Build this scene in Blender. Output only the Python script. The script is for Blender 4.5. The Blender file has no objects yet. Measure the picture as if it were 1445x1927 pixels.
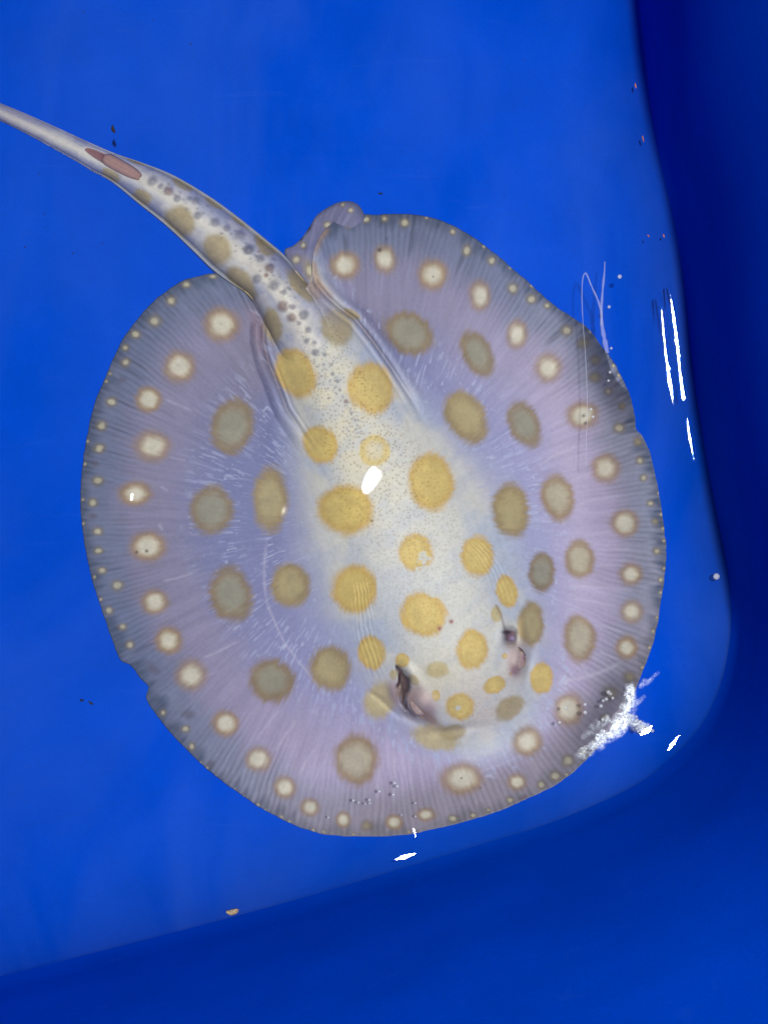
import bpy, math, random
import numpy as np
from mathutils import Vector

sc = bpy.context.scene
COL = sc.collection

# ------------------------------------------------------------------ camera, light, exposure
H = 0.95            # camera height above the tub floor (m), looking straight down
F = 2408.0          # focal length in photograph pixels (photograph 1445 x 1927)
CX, CY = 722.5, 963.5
ZW = 0.066          # water level

cam_d = bpy.data.cameras.new('camera')
cam_d.sensor_fit = 'HORIZONTAL'
cam_d.sensor_width = 36.0
cam_d.lens = 36.0 * F / 1445.0
cam_d.clip_start = 0.01
cam_d.clip_end = 50.0
cam = bpy.data.objects.new('camera', cam_d)
cam.location = (0, 0, H)
COL.objects.link(cam)
sc.camera = cam

w = bpy.data.worlds.new('World')
sc.world = w
w.use_nodes = True
w.node_tree.nodes['Background'].inputs[0].default_value = (0.86, 0.93, 1.0, 1)
w.node_tree.nodes['Background'].inputs[1].default_value = 0.022

def area(name, loc, target, sx, sy, power, color, shape='ELLIPSE', roll=0.0):
    d = bpy.data.lights.new(name, 'AREA')
    d.shape = shape
    d.size, d.size_y = sx, sy
    d.energy = power
    d.color = color
    o = bpy.data.objects.new(name, d)
    o.location = loc
    q = (Vector(target) - Vector(loc)).to_track_quat('-Z', 'Y')
    o.rotation_euler = q.to_euler()
    o.rotation_euler.rotate_axis('Z', roll)
    COL.objects.link(o)
    return o

# the torch held beside the lens
LAMP = (0.070, 0.085, 1.35)
area('torch_lamp', LAMP, (LAMP[0], LAMP[1], 0), 0.011, 0.044, 26.0, (1.0, 0.99, 0.95), 'ELLIPSE', math.radians(-40))

vs = sc.view_settings
vs.view_transform = 'Standard'
vs.look = 'None'
vs.exposure = 0.0
vs.gamma = 1.0
vs.use_curve_mapping = False
sc.cycles.max_bounces = 10
sc.cycles.transparent_max_bounces = 24
sc.cycles.caustics_reflective = False
sc.cycles.caustics_refractive = False
sc.cycles.sample_clamp_indirect = 4.0

# ------------------------------------------------------------------ helpers
rng = np.random.default_rng(7)
random.seed(7)

def W(px, py, z):
    """photograph pixel + height -> world position"""
    k = (H - z) / F
    return np.stack([(px - CX) * k, -(py - CY) * k, z + 0 * px], -1)

def Wv(px, py, z):
    k = (H - z) / F
    return Vector(((px - CX) * k, -(py - CY) * k, z))

def lin(r, g, b):
    c = np.array([r, g, b], float) / 255.0
    return .69 * np.where(c <= 0.04045, c / 12.92, ((c + 0.055) / 1.055) ** 2.4)     # seen colour -> base colour under this torch

def ss(a, b, x):
    t = np.clip((x - a) / (b - a), 0, 1)
    return t * t * (3 - 2 * t)

def _hash(ix, iy, seed):
    n = (ix.astype(np.int64) * 374761393 + iy.astype(np.int64) * 668265263 + seed * 974711) & 0xFFFFFFFF
    n = ((n ^ (n >> 13)) * 1274126177) & 0xFFFFFFFF
    n = (n ^ (n >> 16)) & 0xFFFFFFFF
    return n / 4294967295.0

def vnoise(x, y, seed=0):
    x0 = np.floor(x); y0 = np.floor(y)
    fx = x - x0; fy = y - y0
    fx = fx * fx * (3 - 2 * fx); fy = fy * fy * (3 - 2 * fy)
    a = _hash(x0, y0, seed); b = _hash(x0 + 1, y0, seed)
    c = _hash(x0, y0 + 1, seed); d = _hash(x0 + 1, y0 + 1, seed)
    return (a + (b - a) * fx) * (1 - fy) + (c + (d - c) * fx) * fy

def fbm(x, y, seed=0, o=4):
    v = 0; a = 0.5; t = 0
    for i in range(o):
        v = v + a * vnoise(x * 2 ** i, y * 2 ** i, seed + i * 17); t += a; a *= 0.5
    return v / t

def sinterp(x, xs, ys, k=0.06):
    """np.interp with rounded corners"""
    lo, hi = xs[0], xs[-1]
    g = np.linspace(lo - (hi - lo) * .3, hi + (hi - lo) * .3, 900)
    v = np.interp(g, xs, ys)
    n = int(900 * k); ker = np.hanning(2 * n + 3); ker /= ker.sum()
    v = np.convolve(np.pad(v, n + 1, mode='edge'), ker, 'valid')
    return np.interp(x, g, v)

def catmull(pts, per=10, closed=True):
    P = np.array(pts, float); n = len(P); out = []
    rngi = range(n if closed else n - 1)
    for i in rngi:
        if closed:
            p0, p1, p2, p3 = P[i - 1], P[i], P[(i + 1) % n], P[(i + 2) % n]
        else:
            p0, p1, p2, p3 = P[max(i - 1, 0)], P[i], P[i + 1], P[min(i + 2, n - 1)]
        for t in np.linspace(0, 1, per, endpoint=False):
            out.append(0.5 * ((2 * p1) + (-p0 + p2) * t + (2 * p0 - 5 * p1 + 4 * p2 - p3) * t * t + (-p0 + 3 * p1 - 3 * p2 + p3) * t ** 3))
    if not closed:
        out.append(P[-1])
    return np.array(out)

def polydist(X, Y, pts):
    """signed distance to an open polyline and position 0..1 along it"""
    P = np.array(pts, float)
    seg = np.sqrt(((P[1:] - P[:-1]) ** 2).sum(1)); cum = np.concatenate([[0], np.cumsum(seg)]); tot = cum[-1]
    best = np.full(X.shape, 1e9); sgn = np.ones(X.shape); al = np.zeros(X.shape)
    for i in range(len(P) - 1):
        ax, ay = P[i]; dx, dy = P[i + 1] - P[i]; L2 = dx * dx + dy * dy
        t = np.clip(((X - ax) * dx + (Y - ay) * dy) / L2, 0, 1)
        ex = X - ax - t * dx; ey = Y - ay - t * dy
        d = np.sqrt(ex * ex + ey * ey)
        m = d < best
        best = np.where(m, d, best)
        sgn = np.where(m, np.sign(dx * ey - dy * ex), sgn)
        al = np.where(m, (cum[i] + t * seg[i]) / tot, al)
    return best * np.where(sgn == 0, 1, sgn), al

def make_mesh(name, V, faces, mat=None, parent=None, smooth=True, attrs=None):
    me = bpy.data.meshes.new(name)
    V = np.asarray(V, np.float32)
    if isinstance(faces, np.ndarray):
        n, k = faces.shape
        me.vertices.add(len(V)); me.vertices.foreach_set('co', V.ravel())
        me.loops.add(n * k); me.loops.foreach_set('vertex_index', faces.astype(np.int32).ravel())
        me.polygons.add(n)
        me.polygons.foreach_set('loop_start', np.arange(0, n * k, k, dtype=np.int32))
        me.polygons.foreach_set('loop_total', np.full(n, k, np.int32))
        me.update(calc_edges=True)
        me.validate()
    else:
        me.from_pydata([tuple(map(float, v)) for v in V], [], faces)
        me.update()
    if attrs:
        for an, (typ, data) in attrs.items():
            a = me.attributes.new(an, typ, 'POINT')
            a.data.foreach_set('color' if typ == 'FLOAT_COLOR' else 'value', np.asarray(data, np.float32).ravel())
    if smooth:
        me.polygons.foreach_set('use_smooth', np.ones(len(me.polygons), bool))
    if mat:
        me.materials.append(mat)
    o = bpy.data.objects.new(name, me)
    COL.objects.link(o)
    if parent:
        o.parent = parent
    return o

def tag(o, label=None, cat=None, group=None, kind=None):
    if label: o['label'] = label
    if cat: o['category'] = cat
    if group: o['group'] = group
    if kind: o['kind'] = kind
    return o

def mat(name, base=(.5, .5, .5), rough=.5, spec=.3):
    m = bpy.data.materials.new(name); m.use_nodes = True
    b = m.node_tree.nodes['Principled BSDF']
    b.inputs['Base Color'].default_value = (*base, 1)
    b.inputs['Roughness'].default_value = rough
    b.inputs['Specular IOR Level'].default_value = spec
    return m, m.node_tree.nodes, m.node_tree.links, b

# ------------------------------------------------------------------ materials
def tub_material():
    m, N, L, b = mat('blue_plastic', (0.0, .06, .62), .6, .0)
    geo = N.new('ShaderNodeNewGeometry')
    n1 = N.new('ShaderNodeTexNoise'); n1.inputs['Scale'].default_value = 6; n1.inputs['Detail'].default_value = 5
    L.new(geo.outputs['Position'], n1.inputs['Vector'])
    r = N.new('ShaderNodeValToRGB')
    r.color_ramp.elements[0].position = .3; r.color_ramp.elements[0].color = (0.0, .050, .455, 1)
    r.color_ramp.elements[1].position = .7; r.color_ramp.elements[1].color = (0.0, .056, .495, 1)
    L.new(n1.outputs['Fac'], r.inputs['Fac'])
    # film of settled grime: fine pale and dark specks
    v = N.new('ShaderNodeTexNoise'); v.inputs['Scale'].default_value = 700; v.inputs['Detail'].default_value = 2
    L.new(geo.outputs['Position'], v.inputs['Vector'])
    r2 = N.new('ShaderNodeValToRGB')
    r2.color_ramp.elements[0].position = .25; r2.color_ramp.elements[0].color = (.9, .9, .9, 1)
    r2.color_ramp.elements[1].position = .75; r2.color_ramp.elements[1].color = (1.05, 1.05, 1.05, 1)
    L.new(v.outputs['Fac'], r2.inputs['Fac'])
    mx = N.new('ShaderNodeMix'); mx.data_type = 'RGBA'; mx.blend_type = 'MULTIPLY'; mx.inputs[0].default_value = 1
    L.new(r.outputs['Color'], mx.inputs[6]); L.new(r2.outputs['Color'], mx.inputs[7])
    sc_ = N.new('ShaderNodeMapping'); sc_.inputs['Scale'].default_value = (14, 190, 60); sc_.inputs['Rotation'].default_value = (0, 0, .6)
    L.new(geo.outputs['Position'], sc_.inputs['Vector'])
    s1 = N.new('ShaderNodeTexNoise'); s1.inputs['Scale'].default_value = 1.0; s1.inputs['Detail'].default_value = 4; s1.inputs['Distortion'].default_value = .6
    L.new(sc_.outputs['Vector'], s1.inputs['Vector'])
    s2 = N.new('ShaderNodeTexNoise'); s2.inputs['Scale'].default_value = 16; s2.inputs['Detail'].default_value = 6; s2.inputs['Roughness'].default_value = .6
    L.new(geo.outputs['Position'], s2.inputs['Vector'])
    r3 = N.new('ShaderNodeMapRange'); r3.inputs['From Min'].default_value = .62; r3.inputs['From Max'].default_value = .80; r3.inputs['To Max'].default_value = .10
    L.new(s1.outputs['Fac'], r3.inputs['Value'])
    r4 = N.new('ShaderNodeMapRange'); r4.inputs['From Min'].default_value = .3; r4.inputs['From Max'].default_value = .7; r4.inputs['To Min'].default_value = .93; r4.inputs['To Max'].default_value = 1.06
    L.new(s2.outputs['Fac'], r4.inputs['Value'])
    my = N.new('ShaderNodeMix'); my.data_type = 'RGBA'; my.blend_type = 'MULTIPLY'; my.inputs[0].default_value = 1
    L.new(mx.outputs[2], my.inputs[6]); L.new(r4.outputs['Result'], my.inputs[7])
    mz = N.new('ShaderNodeMix'); mz.data_type = 'RGBA'; mz.inputs[7].default_value = (.03, .10, .55, 1)      # scuffs
    L.new(r3.outputs['Result'], mz.inputs[0]); L.new(my.outputs[2], mz.inputs[6])
    L.new(mz.outputs[2], b.inputs['Base Color'])
    n2 = N.new('ShaderNodeTexNoise'); n2.inputs['Scale'].default_value = 260; n2.inputs['Detail'].default_value = 3
    L.new(geo.outputs['Position'], n2.inputs['Vector'])
    bp = N.new('ShaderNodeBump'); bp.inputs['Strength'].default_value = .05; bp.inputs['Distance'].default_value = .001
    L.new(n2.outputs['Fac'], bp.inputs['Height']); L.new(bp.outputs['Normal'], b.inputs['Normal'])
    return m

def skin_material():
    m, N, L, b = mat('ray_skin', (.7, .7, .7), .55, .12)
    at = N.new('ShaderNodeAttribute'); at.attribute_name = 'skin'
    dm = N.new('ShaderNodeAttribute'); dm.attribute_name = 'denticle'
    geo = N.new('ShaderNodeNewGeometry')
    vo = N.new('ShaderNodeTexVoronoi'); vo.inputs['Scale'].default_value = 400; vo.inputs['Randomness'].default_value = .8
    mp = N.new('ShaderNodeMapping'); mp.inputs['Scale'].default_value = (1, 1, .3)
    L.new(geo.outputs['Position'], mp.inputs['Vector']); L.new(mp.outputs['Vector'], vo.inputs['Vector'])
    mr = N.new('ShaderNodeMapRange'); mr.inputs['From Min'].default_value = .42; mr.inputs['From Max'].default_value = .20
    L.new(vo.outputs['Distance'], mr.inputs['Value'])
    mu = N.new('ShaderNodeMath'); mu.operation = 'MULTIPLY'
    L.new(mr.outputs['Result'], mu.inputs[0]); L.new(dm.outputs['Fac'], mu.inputs[1])
    dk = N.new('ShaderNodeMix'); dk.data_type = 'RGBA'; dk.blend_type = 'MULTIPLY'
    dk.inputs[7].default_value = (.74, .70, .64, 1)
    L.new(mu.outputs[0], dk.inputs[0]); L.new(at.outputs['Color'], dk.inputs[6])
    no = N.new('ShaderNodeTexNoise'); no.inputs['Scale'].default_value = 420; no.inputs['Detail'].default_value = 3
    L.new(geo.outputs['Position'], no.inputs['Vector'])
    mr2 = N.new('ShaderNodeMapRange'); mr2.inputs['To Min'].default_value = .88; mr2.inputs['To Max'].default_value = 1.1
    L.new(no.outputs['Fac'], mr2.inputs['Value'])
    mx = N.new('ShaderNodeMix'); mx.data_type = 'RGBA'; mx.blend_type = 'MULTIPLY'; mx.inputs[0].default_value = 1
    L.new(dk.outputs[2], mx.inputs[6]); L.new(mr2.outputs['Result'], mx.inputs[7])
    L.new(mx.outputs[2], b.inputs['Base Color'])
    b.inputs['Subsurface Weight'].default_value = .12
    b.inputs['Subsurface Radius'].default_value = (.9, .6, .45)
    b.inputs['Subsurface Scale'].default_value = .003
    bp = N.new('ShaderNodeBump'); bp.inputs['Strength'].default_value = .25; bp.inputs['Distance'].default_value = .0006
    L.new(no.outputs['Fac'], bp.inputs['Height']); L.new(bp.outputs['Normal'], b.inputs['Normal'])
    return m

def clear_material(name, ior=1.33, tint=(1, 1, 1), extra=None, rough=0.0):
    m = bpy.data.materials.new(name); m.use_nodes = True
    N, L = m.node_tree.nodes, m.node_tree.links
    N.clear()
    out = N.new('ShaderNodeOutputMaterial'); mx = N.new('ShaderNodeMixShader')
    fr = N.new('ShaderNodeFresnel'); fr.inputs['IOR'].default_value = ior
    tr = N.new('ShaderNodeBsdfTransparent'); tr.inputs['Color'].default_value = (*tint, 1)
    gl = N.new('ShaderNodeBsdfGlossy'); gl.inputs['Roughness'].default_value = rough; gl.distribution = 'BECKMANN'
    L.new(fr.outputs[0], mx.inputs[0]); L.new(tr.outputs[0], mx.inputs[1]); L.new(gl.outputs[0], mx.inputs[2])
    if extra:
        df = N.new('ShaderNodeBsdfDiffuse'); df.inputs['Color'].default_value = (*extra[0], 1)
        m2 = N.new('ShaderNodeMixShader'); m2.inputs[0].default_value = extra[1]
        L.new(mx.outputs[0], m2.inputs[1]); L.new(df.outputs[0], m2.inputs[2]); L.new(m2.outputs[0], out.inputs[0])
    else:
        L.new(mx.outputs[0], out.inputs[0])
    return m

M_TUB = tub_material()
M_SKIN = skin_material()
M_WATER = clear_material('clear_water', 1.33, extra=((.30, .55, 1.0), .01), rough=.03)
def water_haze():  # patchy pale diffuse share stands in for reflected haze and light bands
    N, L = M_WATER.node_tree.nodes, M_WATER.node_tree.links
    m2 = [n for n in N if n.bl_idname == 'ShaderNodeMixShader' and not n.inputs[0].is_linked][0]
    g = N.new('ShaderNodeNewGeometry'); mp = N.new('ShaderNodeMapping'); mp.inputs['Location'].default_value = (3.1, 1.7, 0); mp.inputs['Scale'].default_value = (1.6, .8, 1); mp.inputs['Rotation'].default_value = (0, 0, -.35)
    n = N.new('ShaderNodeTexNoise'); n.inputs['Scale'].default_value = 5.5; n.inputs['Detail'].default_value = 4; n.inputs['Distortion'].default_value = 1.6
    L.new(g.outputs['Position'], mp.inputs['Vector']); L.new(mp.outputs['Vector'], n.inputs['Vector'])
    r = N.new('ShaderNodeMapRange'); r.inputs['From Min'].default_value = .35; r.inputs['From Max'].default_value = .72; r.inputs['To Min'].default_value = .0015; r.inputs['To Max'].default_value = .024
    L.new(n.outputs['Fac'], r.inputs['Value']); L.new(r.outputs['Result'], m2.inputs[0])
water_haze()
M_BUBBLE = clear_material('bubble_film', 1.5, extra=((.9, .95, 1.0), .2))  # pale diffuse share stands in for the white glints on bubbles

# ------------------------------------------------------------------ the tub
WATERLINE = [(0, 1838), (400, 1736), (649, 1667), (900, 1591), (1038, 1548), (1177, 1488), (1250, 1440), (1315, 1372),
             (1352, 1300), (1371, 1219), (1376, 1146), (1367, 1059), (1350, 973), (1333, 886), (1319, 800), (1304, 700),
             (1287, 530), (1267, 411), (1243, 308), (1224, 196), (1202, 0), (1150, -400), (1110, -560), (1010, -670), (860, -690),
             (0, -560), (-760, -430), (-920, -370), (-980, -230), (-960, 0), (-800, 1100), (-720, 1720), (-650, 1880), (-500, 1935), (-300, 1910)]
wl = catmull(WATERLINE, 14)
wl = W(wl[:, 0], wl[:, 1], np.full(len(wl), ZW))[:, :2]
def resample(P, n):
    Q = np.vstack([P, P[:1]]); s = np.concatenate([[0], np.cumsum(np.sqrt(((Q[1:] - Q[:-1]) ** 2).sum(1)))])
    t = np.linspace(0, s[-1], n, endpoint=False)
    return np.stack([np.interp(t, s, Q[:, 0]), np.interp(t, s, Q[:, 1])], 1)
wl = resample(wl, 480)
for _ in range(2):
    wl = .25 * np.roll(wl, 1, 0) + .5 * wl + .25 * np.roll(wl, -1, 0)
tg = np.roll(wl, -1, 0) - np.roll(wl, 1, 0)
nrm = np.stack([-tg[:, 1], tg[:, 0]], 1); nrm /= np.linalg.norm(nrm, axis=1)[:, None]   # inward (curve runs counter-clockwise)
for _ in range(30):
    nrm = .25 * np.roll(nrm, 1, 0) + .5 * nrm + .25 * np.roll(nrm, -1, 0)
nrm /= np.linalg.norm(nrm, axis=1)[:, None]
D0 = 0.085                     # where the flat floor begins, measured inward from the water line
FANG = 2 * math.atan(ZW / D0)  # the floor rolls up in one round sweep to the water line
FR = D0 / math.sin(FANG)
prof = []
for a in np.linspace(0, 1, 30)[:-1]:
    q = a * FANG
    prof.append((D0 - FR * math.sin(q), FR * (1 - math.cos(q))))
prof += [(0.0, ZW), (-0.006, .11), (-0.016, .18), (-0.027, .26), (-0.034, .34), (-0.036, .42), (-0.036, .49), (-0.038, .502), (-0.044, .508)]
def tub_profile(d):
    """height of the tub surface at distance d inward of the water line"""
    x = np.clip(D0 - d, 0, FR * .99)
    z = FR - np.sqrt(FR * FR - x * x)
    return np.where(d < 0, ZW - d * 6, z)

nw = len(wl)
draft = np.where(nrm[:, 0] < .5, -.90 + .85 * np.clip(nrm[:, 1], 0, 1) ** 3, .4)      # long side leaned inward; the lean is added to keep that wall dark
for _ in range(12):
    draft = .25 * np.roll(draft, 1) + .5 * draft + .25 * np.roll(draft, -1)
def wall_ring(d, z):
    dd = np.full(nw, d) if z <= ZW else d * draft
    return np.column_stack([wl + nrm * dd[:, None], np.full(nw, z)])
V = [wall_ring(d, z) for d, z in prof]
rings = V
Vt = np.vstack(rings)
idx = np.arange(nw); nx = (idx + 1) % nw
Fq = []
for j in range(len(rings) - 1):
    a = j * nw
    Fq.append(np.column_stack([a + idx, a + nx, a + nw + nx, a + nw + idx]))
# flat floor: the hull of the first ring, a hair below it
def hull(P):
    P = sorted(map(tuple, P))
    def half(Q):
        h = []
        for p in Q:
            while len(h) > 1 and (h[-1][0] - h[-2][0]) * (p[1] - h[-2][1]) - (h[-1][1] - h[-2][1]) * (p[0] - h[-2][0]) <= 0: h.pop()
            h.append(p)
        return h[:-1]
    return half(P) + half(P[::-1])
hl = hull(wl + nrm * D0); nh = len(hl); n0 = len(Vt)
Vt = np.vstack([Vt, [[x, y, -.0003] for x, y in hl], [[*np.mean(hl, 0), -.0003]]])
faces = [list(map(int, f)) for f in np.vstack(Fq)] + [[n0 + i, n0 + (i + 1) % nh, n0 + nh] for i in range(nh)]
tub = make_mesh('plastic_tub', Vt, faces, M_TUB)
tag(tub, 'smooth blue plastic tub with a rounded corner, holding the water and the stingray', 'tub')
# rolled rim
rp = [(-0.044, .508), (-0.052, .5095), (-0.060, .507), (-0.063, .500), (-0.062, .488)]
Vr = np.vstack([wall_ring(-0.044, .508) + np.column_stack([nrm * (d + .044), np.full(nw, z - .508)]) for d, z in rp])
Fr = [list(map(int, f)) for j in range(len(rp) - 1) for f in np.column_stack([j * nw + idx, j * nw + nx, (j + 1) * nw + nx, (j + 1) * nw + idx])]
make_mesh('rim', Vr, Fr, M_TUB, tub)

# signed distance to the water line on a grid (positive inside)
gx = np.linspace(-.75, .40, 300); gy = np.linspace(-.45, .70, 300)
GX, GY = np.meshgrid(gx, gy, indexing='ij')
best = np.full(GX.shape, 9.); sg = np.ones(GX.shape)
for i in range(nw):
    ax, ay = wl[i]; bx, by = wl[(i + 1) % nw]; dx, dy = bx - ax, by - ay
    t = np.clip(((GX - ax) * dx + (GY - ay) * dy) / (dx * dx + dy * dy), 0, 1)
    ex, ey = GX - ax - t * dx, GY - ay - t * dy
    d = np.sqrt(ex * ex + ey * ey); m_ = d < best
    best = np.where(m_, d, best); sg = np.where(m_, np.sign(dx * ey - dy * ex), sg)
GD = best * sg
def wl_dist(x, y):
    fx = np.clip((x - gx[0]) / (gx[1] - gx[0]), 0, 298.999); fy = np.clip((y - gy[0]) / (gy[1] - gy[0]), 0, 298.999)
    i = fx.astype(int); j = fy.astype(int); u = fx - i; v = fy - j
    return (GD[i, j] * (1 - u) + GD[i + 1, j] * u) * (1 - v) + (GD[i, j + 1] * (1 - u) + GD[i + 1, j + 1] * u) * v
def tub_h(x, y):
    return tub_profile(wl_dist(x, y))

# ------------------------------------------------------------------ the stingray: outline and relief
OUT = [(412, 513), (381, 517), (346, 527), (311, 548), (277, 579), (249, 612), (227, 645), (196, 714), (178, 759), (165, 815),
       (156, 870), (151, 932), (154, 991), (164, 1050), (173, 1090), (185, 1130), (198, 1168), (214, 1212), (227, 1243), (246, 1252),
       (262, 1275), (279, 1292), (275, 1314), (288, 1337), (323, 1382), (371, 1431), (413, 1467), (461, 1501), (496, 1524),
       (548, 1551), (594, 1567), (635, 1573), (677, 1575), (746, 1573), (798, 1565), (850, 1553), (900, 1539), (945, 1524), (993, 1503),
       (1038, 1482), (1073, 1458), (1104, 1430), (1128, 1404), (1156, 1378), (1177, 1351), (1191, 1318), (1201, 1285), (1215, 1250), (1227, 1216),
       (1236, 1180), (1243, 1136), (1251, 1084), (1254, 1042), (1251, 1008), (1246, 966), (1237, 914), (1227, 866), (1218, 840), (1208, 819), (1197, 806),
       (1194, 782), (1184, 741), (1167, 703), (1149, 673), (1125, 642), (1105, 616), (1077, 596), (1039, 571), (994, 530), (945, 488), (907, 457),
       (869, 433), (842, 419), (800, 406), (745, 401), (708, 404), (685, 403), (655, 408), (633, 415), (612, 431), (599, 450), (591, 472), (588, 495),
       (586, 520), (570, 548), (535, 556), (495, 546), (455, 530), (430, 516)]
PC = np.array([700., 980.])
oc = catmull(OUT, 12)
oth = np.arctan2(oc[:, 1] - PC[1], oc[:, 0] - PC[0]); orr = np.hypot(oc[:, 0] - PC[0], oc[:, 1] - PC[1])
TH0 = math.atan2(550 - PC[1], 530 - PC[0])           # seam hidden under the tail
oth = (oth - TH0) % (2 * math.pi)
o_ = np.argsort(oth); oth = oth[o_]; orr = orr[o_]
def outline_r(th):
    t = (th - TH0) % (2 * math.pi)
    return np.interp(t, oth, orr, period=2 * math.pi)

AX = np.array([.407, .914]); BX = np.array([.914, -.407]); C0 = np.array([731., 936.])
def gau(X, Y, cx, cy, r, ry=None, rot=0):
    c, s = math.cos(math.radians(rot)), math.sin(math.radians(rot))
    dx, dy = X - cx, Y - cy
    u = (dx * c + dy * s) / r; v = (-dx * s + dy * c) / (ry or r)
    return np.exp(-(u * u + v * v))

WR_L = [(662, 1085), (668, 1120), (670, 1160), (676, 1205), (688, 1250), (704, 1290)]
WR_R = [(892, 1008), (925, 1040), (948, 1075), (966, 1110), (972, 1140)]
SPL = [(743, 1250), (753, 1265), (762, 1280), (764, 1294), (759, 1308), (758, 1321), (764, 1334)]
CR_L = [(497, 600), (496, 640), (505, 680), (522, 722), (540, 770), (570, 815), (600, 860)]
CR_R = [(588, 516), (597, 536), (616, 558), (638, 578), (668, 600), (700, 640), (735, 690), (770, 745), (800, 800)]

def relief(X, Y):
    """thickness of the animal above its underside, metres, at photograph pixel X, Y; also rho and the dome share"""
    th = np.arctan2(Y - PC[1], X - PC[0])
    rho = np.hypot(X - PC[0], Y - PC[1]) / outline_r(th)
    dx, dy = X - C0[0], Y - C0[1]
    s = dx * AX[0] + dy * AX[1]; t = dx * BX[0] + dy * BX[1]
    hw = sinterp(s, [-460, -340, -200, 0, 150, 300, 400, 470, 560], [62, 76, 120, 190, 215, 190, 155, 120, 80])
    hc = sinterp(s, [-480, -340, -200, 0, 200, 330, 420, 490, 560], [.018, .024, .031, .039, .041, .039, .031, .012, .0])
    core = np.exp(-(np.abs(t) / (hw * .82)) ** 2.7) * ss(575, 430, s)
    fin = .0026 + .0125 * np.clip(1 - rho, 0, 1) ** .75
    z = fin + hc * core
    # trunk edge folds beside the tail root
    d, al = polydist(X, Y, CR_L)
    e = ss(0, .06, al) * ss(1, .55, al)
    z = z - .0036 * e * np.exp(-(d / 4.5) ** 2) - .0016 * e * np.exp(-((d + 20) / 12.) ** 2) + .0030 * e * np.exp(-((d - 14) / 9.) ** 2)
    z = z - .0012 * e * np.exp(-((d + 11) / 3.) ** 2) - .0010 * e * np.exp(-((d - 27) / 3.5) ** 2)
    d, al = polydist(X, Y, CR_R)
    e = ss(0, .05, al) * ss(1, .6, al)
    z = z - .0048 * e * np.exp(-(d / 4.) ** 2) + .0034 * e * np.exp(-((d + 14) / 9.) ** 2) - .0014 * e * np.exp(-((d - 14) / 4.) ** 2)
    z = z + .0016 * gau(X, Y, 735, 700, 40, 14, 58) - .0015 * gau(X, Y, 770, 740, 50, 9, 58)
    # skull, brow ridges, eyes
    z = z + .0035 * gau(X, Y, 866, 1240, 70, 90, -24)
    z = z + .0090 * gau(X, Y, 796, 1325, 20, 29, -38) + .0078 * gau(X, Y, 972, 1244, 15, 27, 8)
    z = z + .0042 * gau(X, Y, 776, 1268, 26, 10, 55) + .0028 * gau(X, Y, 944, 1190, 10, 22, 10)
    z = z - .0045 * gau(X, Y, 775, 1352, 30, 10, 30) - .0035 * gau(X, Y, 995, 1255, 9, 34, 10)
    z = z - .0030 * gau(X, Y, 850, 1375, 60, 9, -8)
    # spiracles
    d, al = polydist(X, Y, SPL)
    wv = sinterp(al, [0, .25, .45, .7, 1.0], [2.0, 8.5, 9.0, 6.5, 3.0])
    z = z - .0065 * np.exp(-(np.abs(d) / wv) ** 3) * ss(0, .12, al)
    z = z - .0080 * np.exp(-((X - 960) / 11.) ** 4 - ((Y - 1196) / 15.) ** 4)
    z = z + .0030 * gau(X, Y, 982, 1190, 8, 22, 0) + .0022 * gau(X, Y, 738, 1300, 8, 20, -10)
    # gill folds beside the spiracles
    for pts, side in ((WR_L, -1), (WR_R, 1)):
        d, al = polydist(X, Y, pts)
        d = d * side
        m = ss(-10, 2, d) * ss(44, 18, d) * ss(0, .14, al) * ss(1, .86, al)
        fan = 6.0 + 4.0 * al
        z = z - .0007 * m * (.2 + 1.2 * fbm(X / 24, Y / 24, 8)) * (1 - np.abs(np.sin(math.pi * d / fan + 2.5 * fbm(X / 40, Y / 40, 5) + 1.2 * fbm(X / 12, Y / 12, 6)))) ** 2.2
    d, al = polydist(X, Y, [(690, 1300), (715, 1316), (735, 1336), (752, 1350)])
    z = z - .0016 * np.exp(-(d / 5.) ** 2) * ss(0, .2, al)
    # dimple of the head pores
    z = z + .0005 * (fbm(X / 22, Y / 22, 9) - .5) * core + .0022 * (fbm(X / 120, Y / 120, 19) - .5)
    # radial fin rays
    tt = (th - TH0) % (2 * math.pi)
    z = z + .00016 * ss(.72, .95, rho) * np.sin(6.2832 * (tt * 50 + 1.2 * fbm(X / 60, Y / 60, 3))) * (.3 + vnoise(tt * 22, rho * 4, 31))
    return z, rho, core, tt

def lifts(X, Y, rho):
    """how far the underside is raised off the tub (curled margins)"""
    l = .026 * ss(.62, 1.0, rho) * ss(980, 1230, X) * ss(380, 560, Y)
    l = l + .010 * ss(.7, 1, rho) * ss(1350, 1560, Y)
    l = l + .007 * gau(X, Y, 598, 470, 55) * ss(.8, 1., rho)
    l = l + .0045 * (fbm(X / 150, Y / 150, 77) - .4) * ss(.55, 1, rho)
    return np.maximum(l, 0)

def disc_surface(X, Y):
    zt, rho, core, tt = relief(X, Y)
    lf = lifts(X, Y, rho)
    z = zt + lf
    for _ in range(4):
        p = W(X, Y, z)
        base = tub_h(p[..., 0], p[..., 1]) + .0006 + lf
        z = base + zt
    # where the fin breaks the water surface
    for cx, cy, rx, ry, rot, top in ((1172, 1362, 46, 95, 35, ZW + .0016), (1165, 690, 34, 95, -24, ZW + .0006)):
        wgt = np.clip(gau(X, Y, cx, cy, rx, ry, rot) * 1.25, 0, 1) * ss(.72, .97, rho)
        nz = z * (1 - wgt) + top * wgt
        base = base + (nz - z); z = nz
    z = np.minimum(z, ZW + .002)
    return z, np.minimum(base, z - .0012), rho, core, tt

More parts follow.
